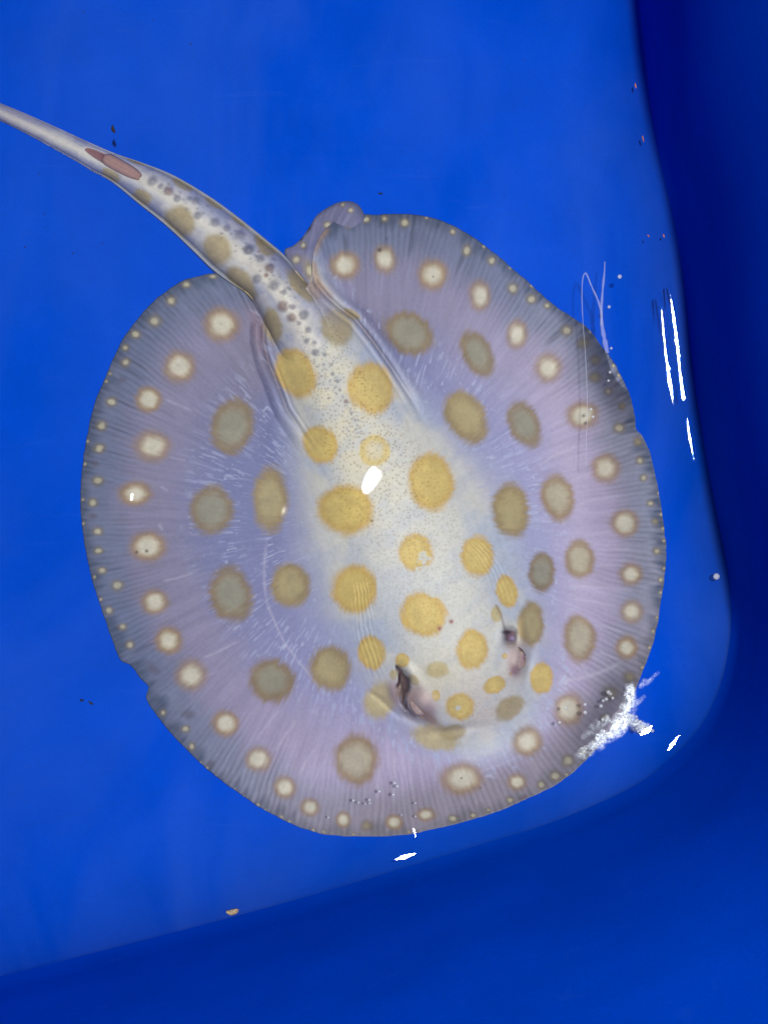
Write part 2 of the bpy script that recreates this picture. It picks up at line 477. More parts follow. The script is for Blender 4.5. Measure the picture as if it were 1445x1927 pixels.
# ------------------------------------------------------------------ pigment, with some light and shade painted in
A_ = ('A',); 
SPOTS = [  # x, y, rx, ry, tilt, kind
 (419,611,33,35,0,'C'),(338,690,32,32,20,'C'),(279,752,25,23,0,'C'),(438,801,39,54,14,'B'),(286,839,36,29,0,'C'),
 (255,930,30,25,0,'C'),(398,960,38,45,0,'B'),(509,943,33,57,0,'Y'),(279,1029,34,30,0,'C'),(435,1117,42,49,-14,'B'),
 (292,1133,28,25,-10,'C'),(318,1206,28,25,-35,'C'),(359,1271,29,29,0,'C'),(423,1361,25,25,0,'C'),(486,1429,25,24,-30,'C'),
 (536,1482,21,21,0,'C'),(584,1519,19,19,0,'C'),(546,1100,36,44,-8,'Y'),(512,1281,46,40,22,'B'),(621,1259,38,40,0,'Y'),
 (670,1430,45,45,0,'G'),(646,1543,16,15,0,'C'),(691,1554,12,11,0,'O'),(741,1548,17,14,0,'C'),(801,1534,21,14,0,'C'),(853,1541,10,8,0,'D'),(890,1535,7,6,0,'D'),
 (869,1466,38,29,0,'C'),(556,702,38,48,-28,'A'),(698,731,47,52,-18,'A'),(603,837,31,38,-32,'A'),(705,847,28,29,0,'E'),
 (812,904,45,54,-6,'A'),(650,958,50,51,0,'A'),(876,785,37,51,-32,'Y'),(781,1039,33,38,0,'A'),(897,1046,32,37,0,'A'),(667,1109,41,45,15,'A'),
 (953,1111,19,32,-14,'A'),(961,961,32,50,-6,'Y'),(987,796,28,46,-20,'B'),(897,665,30,43,-25,'B'),
 (648,499,30,29,0,'C'),(724,487,22,30,-10,'C'),(814,516,29,32,0,'C'),(769,626,49,36,28,'B'),(634,616,27,34,-15,'T'),(513,612,17,32,-8,'T'),(662,590,19,8,28,'T'),
 (904,556,21,30,0,'C'),(972,629,22,29,0,'C'),(1032,692,29,28,0,'C'),(1096,781,32,27,-10,'C'),(1139,881,29,29,0,'C'),(1175,985,25,26,0,'C'),(1187,1080,24,23,0,'C'),
 (1189,1151,22,21,0,'C'),(1179,1219,21,21,0,'C'),(1049,937,30,45,-10,'G'),(1090,1054,30,40,0,'G'),(1019,1077,25,37,0,'B'),(1090,1203,28,42,-5,'G'),(999,1174,25,38,0,'Y'),
 (1019,1278,22,31,0,'A'),(1071,1335,27,32,0,'C'),(992,1396,29,30,0,'C'),(973,1472,19,17,0,'C'),
 (797,1156,44,42,-8,'A'),(889,1223,29,37,6,'A'),(823,1261,20,16,0,'P'),(700,1228,25,33,-10,'A'),(757,1243,14,14,0,'A'),(778,1280,8,12,-40,'P'),(934,1156,10,16,0,'P'),
 (932,1289,22,16,-20,'A'),(820,1310,8,10,0,'A'),(866,1329,29,26,0,'A'),(960,1332,31,20,-38,'T'),(950,1235,5.5,6,0,'A'),(961,1268,3.5,3.5,0,'A'),(714,1318,31,34,10,'P'),
 (740,1270,8,10,0,'P'),(818,1389,42,22,12,'P'),(852,1379,24,14,-10,'T'),
 # margin dots
 (210,756,12,10,0,'D'),(192,801,12,11,0,'D'),(187,844,12,11,0,'D'),(184,905,12,11,0,'D'),(175,946,10,9,0,'D'),(184,1000,11,9,0,'D'),(185,1036,11,8,0,'D'),(192,1074,10,7,0,'D'),
 (237,681,11,10,0,'D'),(236,654,8,8,0,'D'),(255,629,11,9,0,'D'),(291,604,14,13,0,'D'),(322,566,12,12,0,'D'),(350,535,9,8,0,'D'),(221,1102,14,12,0,'D'),(205,1149,9,8,0,'D'),(231,1180,10,8,0,'D'),(245,1214,10,9,0,'D'),
 (307,1342,8,8,0,'D'),(349,1372,9,8,0,'D'),(361,1405,8,9,0,'D'),(852,436,7,7,0,'D'),(878,471,10,13,0,'D'),(925,490,10,9,0,'D'),(964,542,11,12,0,'D'),(1000,563,11,10,0,'D'),(1030,575,8,7,0,'D'),
 (1066,622,14,12,0,'D'),(1099,645,15,12,-20,'O'),(1120,677,11,10,0,'O'),(1120,710,13,12,0,'O'),(1144,736,9,8,0,'D'),(1165,805,12,11,0,'D'),(1170,764,8,8,0,'O'),(1200,831,10,9,0,'O'),
 (1204,866,9,9,0,'D'),(1211,899,9,8,0,'D'),(1224,947,8,7,0,'D'),(1232,982,8,7,0,'O'),(1236,1037,10,9,0,'D'),(1243,1091,6,6,0,'D'),(1184,1275,13,12,0,'O'),(1149,1306,18,15,0,'O'),
 (1019,1477,10,9,0,'D'),(1044,1461,12,11,0,'D'),(1068,1432,12,12,0,'D'),(960,1506,9,7,0,'D'),(919,1525,6,5,0,'D'),(1097,1415,9,9,0,'D'),(1139,1351,12,9,-30,'D'),
 (656,421,9,9,0,'D'),(689,412,8,7,0,'D'),(724,411,7,8,0,'D'),(762,419,10,9,0,'D'),(400,520,10,5,0,'D'),
 (288,1258,20,10,40,'S'),(396,1437,10,8,0,'S'),(354,1345,16,10,0,'S'),(175,972,9,7,0,'S'),(230,714,10,7,0,'S'),(180,873,9,6,0,'S'),(985,1501,12,5,-15,'S'),
]
EDGE = [(406,1462),(441,1486),(458,1500),(486,1515),(390,1446),(378,1436),(499,1526),(530,1538),(590,1563),(609,1566),(769,1566),(545,1547),(665,1571),(1066,1458),
        (1236,1162),(1229,1188),(1222,1219),(1208,1257),(1239,928),(1244,968),(1247,995),(1249,1018),(1249,1070),(1243,1115),(802,409),(160,873),(165,830),(156,940),(157,985),
        (200,718),(207,703),(276,1327),(178,1086),(190,1128),(1154,688),(1164,706),(1110,624),(1000,537),(960,503),(910,463)]
SPOTS += [(x, y, 4, 4, 0, 'D') for x, y in EDGE]
TAILSPOTS = [(268,371,18,17,30,'T'),(337,416,29,26,30,'T'),(410,468,24,29,-35,'T'),(208,328,20,9,30,'T'),(343,346,22,9,28,'T'),(405,382,18,8,30,'T'),(453,413,22,9,35,'T'),(491,452,16,10,45,'T'),
             (502,464,20,14,40,'T'),(568,537,36,16,48,'T'),(455,535,20,36,-38,'T'),(256,299,20,8,20,'T'),(634,616,27,34,-15,'T'),(513,612,17,32,-8,'T'),(556,702,38,48,-28,'A'),(698,731,47,52,-18,'A')]
PELVIS = [(616,423,8,8,0,'D'),(571,461,8,8,0,'D'),(558,487,10,9,0,'D'),(582,508,10,18,-15,'D'),(660,395,6,6,0,'D'),(645,385,5,5,0,'D')]
WARTS = [(287,340,11,0),(317,359,10,1),(334,373,8,0),(302,351,6,0),(368,378,9,0),(357,374,6,0),(373,405,9,0),(405,418,10,0),(427,430,8,0),(452,442,12,0),(467,470,11,0),(490,487,9,0),(484,524,10,0),
         (507,504,10,1),(501,518,5,1),(469,469,10,0),(516,537,11,0),(535,550,6,0),(532,576,12,1),(549,597,10,1),(551,577,6,0),(571,592,10,0),(563,608,5,0),(580,620,7,0),(577,641,6,0),(592,644,5,0),
         (594,663,8,0),(611,667,5,0),(609,686,4,0),(623,686,4,1),(626,703,5,0),(635,717,5,0),(621,716,3,0),(632,727,3,0),(651,755,5,1),(661,777,4,0),(668,790,4,0),(660,770,3,0),(640,735,3,0),(645,747,3,0),(672,800,3,0),(680,812,3,0)]
_r = random.Random(3)
for i in range(60):                                  # small prickles down the middle of the back
    k = _r.random(); WARTS.append((300 + 250 * k + _r.gauss(0, 9) + 30 * math.sin(k * 3), 352 + 225 * k ** 1.15 + _r.gauss(0, 11), _r.uniform(2, 4), _r.random() < .15))
for i in range(70):
    k = _r.random(); WARTS.append((545 + 140 * k + _r.gauss(0, 15), 575 + 260 * k + _r.gauss(0, 15), _r.uniform(1.6, 2.8), 0))

CREAM = lin(210, 205, 186); HALO = lin(156, 128, 88); OLIVE = lin(148, 144, 122); RINGB = lin(138, 118, 84)
YEL = lin(215, 191, 116); YELE = lin(206, 172, 94); TAN = lin(172, 156, 114); PALE = lin(198, 182, 130)

def blend(col, m, c, a):
    a = a[:, None]
    col[m] = col[m] * (1 - a) + c * a

def apply_spots(col, X, Y, spots, tt=None, rho=None):
    for (cx, cy, rx, ry, rot, k) in spots:
        rv = random.Random(int(cx * 7 + cy)); rx *= rv.uniform(.93, 1.07); ry *= rv.uniform(.93, 1.07); hs = rv.uniform(.72, 1.1)
        R = 1.7 * max(rx, ry)
        m = np.nonzero((np.abs(X - cx) < R) & (np.abs(Y - cy) < R))[0]
        if not len(m): continue
        x, y = X[m] - cx, Y[m] - cy
        c, s = math.cos(math.radians(rot)), math.sin(math.radians(rot))
        d = np.sqrt(((x * c + y * s) / rx) ** 2 + ((-x * s + y * c) / ry) ** 2)
        fz = fbm(X[m] / 9, Y[m] / 9, int(cx)) - .5
        lob = fbm(X[m] / 34, Y[m] / 34, int(cy)) - .5
        d = d + (.34 if k in 'TP' else .24) * lob
        if tt is not None:
            fz = .35 * fz + .65 * (vnoise(tt[m] * 95, rho[m] * 9, int(cx) + 5) - .5)
        var = (1 + .30 * (fbm(X[m] / 16, Y[m] / 16, int(cy) + 3) - .5) + .14 * (fbm(X[m] / 4, Y[m] / 4, 8) - .5))[:, None]
        if k in 'ATP':
            base = {'A': YEL, 'T': TAN, 'P': PALE}[k]
            d2 = d + .26 * fz
            cc = (base * (1 - ss(.55, 1., d2)[:, None]) + (YELE if k == 'A' else base * .94) * ss(.55, 1., d2)[:, None]) * var
            blend(col, m, cc, ss(1.17, .80, d2) * .96 if k == 'A' else ss(1.28, .72, d2) * .85)
        elif k == 'E':
            d2 = d + .2 * fz
            blend(col, m, YEL * var, ss(1.12, .86, d2) * (.35 + .6 * ss(.3, .8, d2)) * .85)
        elif k in 'BYG':
            ctr = {'B': OLIVE, 'Y': lin(176, 162, 114), 'G': lin(176, 168, 142)}[k]
            rg = {'B': RINGB, 'Y': lin(154, 134, 90), 'G': lin(150, 126, 92)}[k]
            d2 = d + .26 * fz
            q = ss(.40, .92, d2)[:, None]
            blend(col, m, (ctr * (1 - q) + rg * q) * var, ss(1.24, .78, d2) * .93)
        elif k == 'C':
            d2 = d + .20 * fz
            q = ss(.30, .88, d2)[:, None]
            blend(col, m, (CREAM * (1 - q) + HALO * q) * var, ss(1.32, .60, d2) * np.minimum(.95, (1 - q[:, 0]) * .95 + q[:, 0] * .9 * hs))
        elif k in 'DO':
            d2 = d + .4 * fz
            ctr = lin(190, 184, 158) if k == 'D' else lin(150, 140, 108)
            q = ss(.25, .8, d2)[:, None]
            blend(col, m, (ctr * (1 - q) + lin(124, 114, 96) * q) * var, ss(1.5, .35, d2) * .85)
        elif k == 'S':
            blend(col, m, lin(92, 80, 88), ss(1.3, .2, d + .4 * fz) * .5)

def apply_warts(col, X, Y, z=None, hgt=.0011):
    for (cx, cy, r, brown) in WARTS:
        m = np.nonzero((np.abs(X - cx) < 2 * r) & (np.abs(Y - cy) < 2 * r))[0]
        if not len(m): continue
        d = np.hypot(X[m] - cx, Y[m] - cy) / r + .3 * (fbm(X[m] / 6, Y[m] / 6, int(cx)) - .5)
        blend(col, m, lin(128, 98, 90) if brown else lin(128, 128, 142), ss(1.25, .35, d) * (.72 if r > 4 else .5))
        if z is not None:
            z[m] += hgt * min(1, r / 9) * ss(1.2, 0, d)

VEINS_AND_CAUSTIC = [([(503, 1000), (497, 1080), (505, 1140), (540, 1215), (590, 1280), (640, 1332)], 2.6, .45),
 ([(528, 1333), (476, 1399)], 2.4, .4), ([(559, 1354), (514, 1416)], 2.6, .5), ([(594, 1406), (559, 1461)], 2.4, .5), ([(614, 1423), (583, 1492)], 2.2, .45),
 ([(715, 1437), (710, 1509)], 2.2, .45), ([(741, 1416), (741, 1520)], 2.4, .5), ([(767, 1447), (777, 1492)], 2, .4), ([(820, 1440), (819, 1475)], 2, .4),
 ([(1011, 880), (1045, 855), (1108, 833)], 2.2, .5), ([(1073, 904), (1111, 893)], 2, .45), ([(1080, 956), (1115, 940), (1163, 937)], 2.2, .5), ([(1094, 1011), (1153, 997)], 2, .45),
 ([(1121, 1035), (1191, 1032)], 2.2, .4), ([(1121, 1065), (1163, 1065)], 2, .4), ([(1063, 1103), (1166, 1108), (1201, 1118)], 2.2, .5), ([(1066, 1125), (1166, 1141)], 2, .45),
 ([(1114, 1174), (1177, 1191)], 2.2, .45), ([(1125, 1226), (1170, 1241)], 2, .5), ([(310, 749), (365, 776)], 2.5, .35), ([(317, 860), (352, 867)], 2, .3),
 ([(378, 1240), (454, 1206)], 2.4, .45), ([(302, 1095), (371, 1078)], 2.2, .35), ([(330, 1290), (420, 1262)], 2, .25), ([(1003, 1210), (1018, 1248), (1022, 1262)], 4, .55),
 ([(1042, 1284), (1094, 1277), (1142, 1260), (1177, 1243)], 4.2, .6), ([(1082, 1230), (1110, 1275)], 2, .35), ([(835, 1452), (905, 1452), (950, 1435), (985, 1424)], 1.6, .5),  # first entry is a caustic light streak painted on the skin
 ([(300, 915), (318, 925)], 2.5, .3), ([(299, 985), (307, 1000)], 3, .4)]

def paint_disc(X, Y, rho, core, tt):
    n = len(X)
    dx, dy = X - C0[0], Y - C0[1]
    t = dx * BX[0] + dy * BX[1]; s = dx * AX[0] + dy * AX[1]
    streak = vnoise(tt * 58 + 1.5 * fbm(X / 70, Y / 70, 8), rho * 5, 41)
    fine = vnoise(tt * 150, rho * 14, 43)
    lt = ss(300, -260, .5 * t + .8 * s)[:, None]      # fall of light painted in: hind and left fin darker than front right
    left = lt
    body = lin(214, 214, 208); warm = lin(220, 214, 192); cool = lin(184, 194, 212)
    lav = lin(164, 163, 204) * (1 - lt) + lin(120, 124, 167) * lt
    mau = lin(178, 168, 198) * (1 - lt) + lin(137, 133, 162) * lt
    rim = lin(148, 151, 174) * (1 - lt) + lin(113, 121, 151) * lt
    r2 = rho + .05 * (streak - .5) + .05 * (fbm(X / 60, Y / 60, 4) - .5)
    fo = ss(330, 560, s)[:, None]                   # in front of the head the fin is mauve grey to the edge
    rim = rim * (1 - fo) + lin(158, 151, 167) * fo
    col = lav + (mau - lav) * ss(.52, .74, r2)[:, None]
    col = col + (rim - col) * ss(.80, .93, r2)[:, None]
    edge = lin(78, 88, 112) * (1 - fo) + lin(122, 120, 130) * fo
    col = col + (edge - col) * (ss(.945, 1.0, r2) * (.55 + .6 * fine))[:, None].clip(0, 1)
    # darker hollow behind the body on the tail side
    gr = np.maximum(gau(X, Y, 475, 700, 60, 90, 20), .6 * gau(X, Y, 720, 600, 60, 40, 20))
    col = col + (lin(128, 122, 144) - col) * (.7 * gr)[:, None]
    # rays of the fin
    col = col * (1 + .16 * (streak - .5) * ss(.45, .8, rho) + .10 * (fine - .5))[:, None]
    sp = .5 + .5 * np.sin(6.2832 * (tt * 50 + 1.2 * fbm(X / 60, Y / 60, 3)))
    am = ss(.70, .90, rho) * (.25 + .9 * vnoise(tt * 22, rho * 4, 31)) * ss(.10, .5, fbm(X / 50, Y / 50, 12))
    col = col * (1 - .26 * am * (sp ** 2))[:, None]
    col = col * (1 + .10 * ss(.45, .6, rho) * (vnoise(tt * 34, rho * 6, 34) - .5))[:, None]
    thin = .8 * ss(.84, .97, vnoise(tt * 90, rho * 5.5, 61)) * ss(.80, .90, rho) * (1 - fo[:, 0])
    col = col * (1 - .38 * thin)[:, None]
    # white body
    bm = np.clip(np.maximum(ss(.04, .46, core + .10 * (fbm(X / 40, Y / 40, 6) - .5)), 0), 0, 1)
    wm = np.maximum(gau(X, Y, 655, 790, 70, 180, -24), .8 * gau(X, Y, 830, 1290, 60, 60))[:, None]
    bc = body + (warm - body) * wm
    cl = (ss(.4, .7, fbm(X / 70, Y / 70, 15)) * ss(.97, .6, core))[:, None]
    bc = bc + (cool - bc) * np.clip(cl + .45 * gau(X, Y, 720, 1130, 90, 60)[:, None], 0, 1)
    bc = bc + (lin(204, 190, 188) - bc) * (.55 * gau(X, Y, 905, 1330, 60, 50))[:, None]
    bc = bc + (lin(194, 199, 208) - bc) * (.55 * ss(.42, .75, fbm(X / 26 + .5 * Y / 26, Y / 30, 44)))[:, None]
    bc = bc * (1 + .13 * (fbm(X / 9, Y / 9, 46) - .5) + .10 * (vnoise(t / 5., s / 22., 47) - .5) * ss(.95, .5, core))[:, None]
    col = col + (bc - col) * bm[:, None]
    # pale halo and the short white dashes where the rays leave the body
    hz = ss(.02, .12, core) * ss(.62, .2, core)
    col = col + (lin(166, 172, 206) - col) * (.35 * hz)[:, None]
    zone = ss(.003, .03, core) * ss(.55, .22, core) + .7 * ss(.40, .50, rho) * ss(.70, .58, rho) * ss(.5, .1, core)
    dn = vnoise(tt * 105 + .8 * fbm(X / 40, Y / 40, 2), rho * 30, 51)
    dash = ss(.64, .80, dn) * np.clip(zone, 0, 1) * ss(.30, .55, fbm(X / 55, Y / 55, 23))
    col = col + (lin(176, 184, 216) - col) * (.62 * dash)[:, None]
    dn2 = vnoise(tt * 85, rho * 70, 53)
    col = col + (lin(190, 198, 226) - col) * (.6 * ss(.80, .92, dn2) * np.clip(zone, 0, 1) * ss(.35, .6, fbm(X / 45, Y / 45, 29)))[:, None]
    for pts, wd, a in VEINS_AND_CAUSTIC:
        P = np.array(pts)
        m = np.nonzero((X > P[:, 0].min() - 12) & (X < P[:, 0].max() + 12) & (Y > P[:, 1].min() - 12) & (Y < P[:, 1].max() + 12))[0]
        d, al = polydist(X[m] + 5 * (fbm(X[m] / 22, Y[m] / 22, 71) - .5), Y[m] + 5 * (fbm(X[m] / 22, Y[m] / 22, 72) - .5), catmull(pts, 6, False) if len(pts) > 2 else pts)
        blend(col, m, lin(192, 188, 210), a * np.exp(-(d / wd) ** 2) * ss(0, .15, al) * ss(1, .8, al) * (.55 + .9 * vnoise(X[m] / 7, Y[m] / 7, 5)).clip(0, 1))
    apply_spots(col, X, Y, SPOTS, tt, rho)
    # torn pale notch in the spots of the neck
    for cx, cy, r in ((800, 1048, 12), (795, 1068, 12), (790, 1078, 9), (806, 1112, 12), (816, 1120, 8), (862, 1337 - 4, 4)):
        m = np.nonzero((np.abs(X - cx) < 30) & (np.abs(Y - cy) < 30))[0]
        d = np.hypot(X[m] - cx, Y[m] - cy) / r + 2.4 * (fbm(X[m] / 7, Y[m] / 7, 91) - .5)
        blend(col, m, lin(206, 208, 204), ss(1.05, .6, d) * .85)
    apply_warts(col, X, Y)
    # flesh colours of eyes and spiracles; shade of the folds painted in
    flesh = lin(184, 162, 158)
    def dab(cx, cy, rx, ry, rot, c, a):
        g = np.clip(gau(X, Y, cx, cy, rx, ry, rot) * 1.5, 0, 1) * a
        m = np.nonzero(g > .01)[0]; blend(col, m, c, g[m])
    dab(793, 1325, 22, 32, -38, flesh, .85); dab(971, 1242, 17, 32, 8, flesh, .85)
    dab(800, 1318, 12, 18, -38, lin(206, 186, 182), .6); dab(808, 1336, 8, 14, -30, lin(158, 138, 150), .6); dab(966, 1236, 8, 14, 8, lin(200, 180, 176), .6)
    dab(785, 1303, 12, 12, 0, lin(170, 150, 148), .7); dab(962, 1214, 12, 8, 0, lin(168, 150, 146), .8)
    dab(744, 1305, 11, 26, -12, lin(160, 140, 152), .8); dab(772, 1312, 9, 16, -20, lin(178, 152, 146), .7); dab(768, 1346, 18, 7, 38, lin(128, 112, 122), .6)
    dab(805, 1350, 26, 8, 35, lin(150, 122, 112), .8)
    dab(969, 1262, 8, 9, 0, lin(150, 120, 130), .8)
    dab(752, 1300, 7, 13, 15, lin(150, 128, 110), .8)
    d, al = polydist(X, Y, SPL)
    wv = sinterp(al, [0, .25, .45, .7, 1.0], [1.0, 5.0, 8.5, 3.6, 1.6]) * (.8 + .5 * fbm(X / 9, Y / 9, 66))
    a = ss(1.5, .6, np.abs(d) / wv) * ss(0, .06, al)
    m = np.nonzero(a > .01)[0]; blend(col, m, lin(84, 58, 56), a[m] * .92)
    d, al = polydist(X, Y, [(752, 1268), (751, 1285), (744, 1298)])
    a = ss(1.4, .5, np.abs(d) / 3.) * ss(1, .7, al); m = np.nonzero(a > .01)[0]; blend(col, m, lin(72, 46, 46), a[m])
    g = np.clip(1.4 * np.exp(-((X - 960) / 10.) ** 4 - ((Y - 1197) / 11.) ** 4), 0, 1); m = np.nonzero(g > .01)[0]
    blend(col, m, lin(112, 82, 92), g[m] * .95)
    dab(953, 1190, 7, 3.5, 0, lin(58, 38, 44), .95)
    dab(964, 1202, 5, 3.5, 0, lin(150, 136, 176), .8)
    d, al = polydist(X, Y, [(934, 1140), (943, 1158), (947, 1175), (952, 1192)])
    a = ss(1.8, .2, np.abs(d) / 2.2) * .5; m = np.nonzero(a > .01)[0]; blend(col, m, lin(122, 96, 84), a[m])
    dab(980, 1182, 7, 22, -8, lin(186, 164, 114), .7)
    for cx, cy in ((849, 1170), (827, 1183)):
        dab(cx, cy, 4, 4, 0, lin(170, 120, 110), .8); dab(cx, cy, 1.6, 1.6, 0, lin(120, 80, 80), .8)
    for pts, c, a0, wd in ((CR_L, lin(130, 112, 108), .5, 2.8), (CR_R, lin(140, 118, 108), .45, 2.6)):
        d, al = polydist(X, Y, catmull(pts, 6, False))
        a = a0 * ss(1.7, .2, np.abs(d) / wd) * ss(.85, .45, al); m = np.nonzero(a > .01)[0]; blend(col, m, c, a[m])  # shade in the trunk folds drawn as darker lines
    d, al = polydist(X, Y, [(586, 500), (589, 518), (598, 537), (616, 558)])
    a = .7 * np.exp(-((d + 5) / 6.) ** 2); m = np.nonzero(a > .02)[0]; blend(col, m, lin(176, 140, 104), a[m])
    d, al = polydist(X, Y, [(612, 433), (599, 450), (592, 472)])
    a = .55 * np.exp(-((d) / 8.) ** 2); m = np.nonzero(a > .02)[0]; blend(col, m, lin(176, 146, 112), a[m])
    dab(592, 545, 13, 24, -30, lin(146, 124, 116), .85)  # shadowed crevice between lobe and tail root painted in
    dab(612, 572, 16, 22, 0, lin(150, 146, 170), .7); dab(628, 600, 10, 16, 0, lin(170, 160, 150), .5)
    dab(484, 620, 10, 40, -10, lin(150, 124, 134), .4)
    for cx, cy, r in ((257, 1039, 2.6), (276, 1037, 2.8), (714, 470, 4), (728, 449, 1.5), (815, 520, 1.5), (868, 1465, 1.6), (904, 1483, 1.4)):
        dab(cx, cy, r, r * .9, 0, lin(64, 54, 50), .8)
    den = ss(.55, .85, core) * ss(-.1, .5, 1 - np.abs(s + 60) / 560)
    den = den * (.35 + .65 * np.clip(gau(X, Y, 690, 800, 110, 230, -24) * 1.3, 0, 1))
    den = np.maximum(den, .35 * ss(.6, .9, core) * ss(250, 450, s))
    return np.clip(col, 0, .86), den

# ------------------------------------------------------------------ body mesh
M_body_V, M_body_F, M_body_C, M_body_D = [], [], [], []
def add_part(V, Fc, C, D):
    off = sum(len(v) for v in M_body_V)
    M_body_V.append(V); M_body_F.append(Fc + off); M_body_C.append(C); M_body_D.append(D)

NA, NR = 1500, 300
th = TH0 + np.linspace(0, 2 * math.pi, NA, endpoint=False)
Ro = outline_r(th) + 1.2 * (vnoise(np.arange(NA) / 7., np.zeros(NA), 88) - .5) + 1.0 * (vnoise(np.arange(NA) / 3., np.zeros(NA), 89) - .5)
rr = np.linspace(0, 1, NR + 1)[1:]
PX = PC[0] + rr[:, None] * Ro[None] * np.cos(th)[None]
PY = PC[1] + rr[:, None] * Ro[None] * np.sin(th)[None]
X = np.concatenate([[PC[0]], PX.ravel()]); Y = np.concatenate([[PC[1]], PY.ravel()])
z, zb, rho, core, tt = disc_surface(X, Y)
col, den = paint_disc(X, Y, rho, core, tt)
Vtop = W(X, Y, z)
ia = np.arange(NA); ib = (ia + 1) % NA
fq = [np.column_stack([0 * ia, 1 + ib, 1 + ia, 1 + ia])]    # placeholder centre fan (degenerate quads cleaned below)
quads = []
for j in range(NR - 1):
    a = 1 + j * NA; b = a + NA
    quads.append(np.column_stack([a + ia, a + ib, b + ib, b + ia])[:, ::-1])
# underside: rings at a few radii, sharing the rim
und = [296, 290, 284, 276, 268, 260, 250, 240, 228, 214, 200, 180, 150, 110, 50, 10]
base_off = len(Vtop)
Vund = []
Cund = []
prev = 1 + (NR - 1) * NA
for j in und:
    sl = slice(1 + j * NA, 1 + (j + 1) * NA)
    v = Vtop[sl].copy(); v[:, 2] = np.minimum(zb[sl], v[:, 2] - .001)
    Vund.append(v); Cund.append(np.tile(lin(205, 203, 200), (NA, 1)))
    cur = base_off + (len(Vund) - 1) * NA
    quads.append(np.column_stack([prev + ia, prev + ib, cur + ib, cur + ia])[:, ::-1])
    prev = cur
vc = Vtop[:1].copy(); vc[:, 2] = zb[0]
Vall = np.vstack([Vtop] + Vund + [vc])
ci = len(Vall) - 1
# centre fans as quads made of two neighbouring wedges
i2 = np.arange(0, NA, 2)
quads.append(np.column_stack([0 * i2, 1 + i2, 1 + (i2 + 1) % NA, 1 + (i2 + 2) % NA])[:, ::-1])
quads.append(np.column_stack([0 * i2 + ci, prev + i2, prev + (i2 + 1) % NA, prev + (i2 + 2) % NA]))
Call = np.vstack([col] + Cund + [np.array([lin(205, 203, 200)])])
Dall = np.concatenate([den, np.zeros(len(Vall) - len(den))])
add_part(Vall, np.vstack(quads), Call, Dall)

# tail
TU = [(-300, 84), (-120, 148), (0, 193), (83, 228), (166, 266), (220, 289), (270, 306), (329, 330), (398, 371), (454, 412), (506, 454), (537, 481), (571, 523), (606, 568), (640, 622), (668, 680), (690, 740)]
TL = [(-302, 92), (-124, 172), (0, 226), (69, 261), (138, 299), (172, 320), (208, 340), (260, 382), (311, 423), (363, 472), (398, 506), (432, 532), (470, 560), (500, 612), (530, 672), (566, 732), (610, 790)]
NS, NL = 420, 81
cu, cl_ = catmull(TU, 30, False), catmull(TL, 30, False)
k = np.linspace(0, 1, len(cu)); ks = np.linspace(0, 1, NS)
U = np.stack([np.interp(ks, k, cu[:, 0]), np.interp(ks, k, cu[:, 1])], 1)
Lw = np.stack([np.interp(ks, k, cl_[:, 0]), np.interp(ks, k, cl_[:, 1])], 1)
l = np.sin(np.linspace(-1, 1, NL) * math.pi / 2)
cenl = (U + Lw) / 2; half = (U - Lw) / 2
hwm = np.linalg.norm(half, axis=1) * .00039
TX = cenl[:, None, 0] + half[:, None, 0] * l[None]; TY = cenl[:, None, 1] + half[:, None, 1] * l[None]
hh = np.interp(ks, [0, .2, .35, .6, .78, .9, 1], [.006, .010, .013, .022, .030, .037, .024])
z0 = np.interp(ks, [0, .55, .68, .78, 1], [.0008, .0008, .004, .007, .004])
fl_w = np.interp(ks, [0, .28, .40, .66, .76, 1], [.02, .03, .12, .12, .02, .0])      # lateral skin fold
kk = (1 - fl_w)[:, None]
prof_t = np.sqrt(np.clip(1 - (np.abs(l)[None] / kk) ** 2.3, 0, 1))
flange = ss(0, .03, fl_w)[:, None] * (.20 + .10 * np.exp(-((np.abs(l)[None] - .95) / .05) ** 2)) * ss(1.04, .97, np.abs(l)[None])
TZ = z0[:, None] + hh[:, None] * np.maximum(prof_t, flange)
dz_, *_x = disc_surface(TX.ravel(), TY.ravel())
dive = ss(.76, .93, ks)[:, None]
TZ = TZ * (1 - dive) + (dz_.reshape(NS, NL) - .0035 * ss(.84, .95, ks)[:, None]) * dive
xf, yf, zf = TX.ravel(), TY.ravel(), TZ.ravel().copy()
lf_ = np.abs(np.tile(l, NS)); kf = np.repeat(1 - fl_w, NL); ksf = np.repeat(ks, NL); lsg = np.tile(l, NS)
tc = np.tile(lin(188, 189, 202), (NS * NL, 1))
mid = np.exp(-(lf_ / .42) ** 2)[:, None]
tc = tc + (lin(216, 213, 206) - tc) * mid
lavn = ss(.42, .62, fbm(xf / 26, yf / 26, 33))[:, None]
tc = tc + (lin(156, 162, 192) - tc) * lavn * (1 - mid) * .8
tc = tc + (lin(176, 172, 180) - tc) * (ss(.3, .1, ksf) * .6)[:, None]
stripe = ss(.45, .7, vnoise(ksf * 30, lsg * 9, 7))[:, None]
tc = tc * (1 - .08 * stripe)
apply_spots(tc, xf, yf, TAILSPOTS)
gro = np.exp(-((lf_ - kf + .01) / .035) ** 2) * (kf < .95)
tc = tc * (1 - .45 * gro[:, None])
fm = ((lf_ > kf + .02) & (kf < .95))
tc[fm] = tc[fm] * .3 + lin(170, 178, 192) * .7
tc = tc * (1 + .16 * (fbm(xf / 6, yf / 6, 52) - .5) + .12 * (fbm(xf / 20, yf / 20, 53) - .5))[:, None]
zf += .0004 * (fbm(xf / 7, yf / 7, 54) - .5)
apply_warts(tc, xf, yf, zf, .0022)
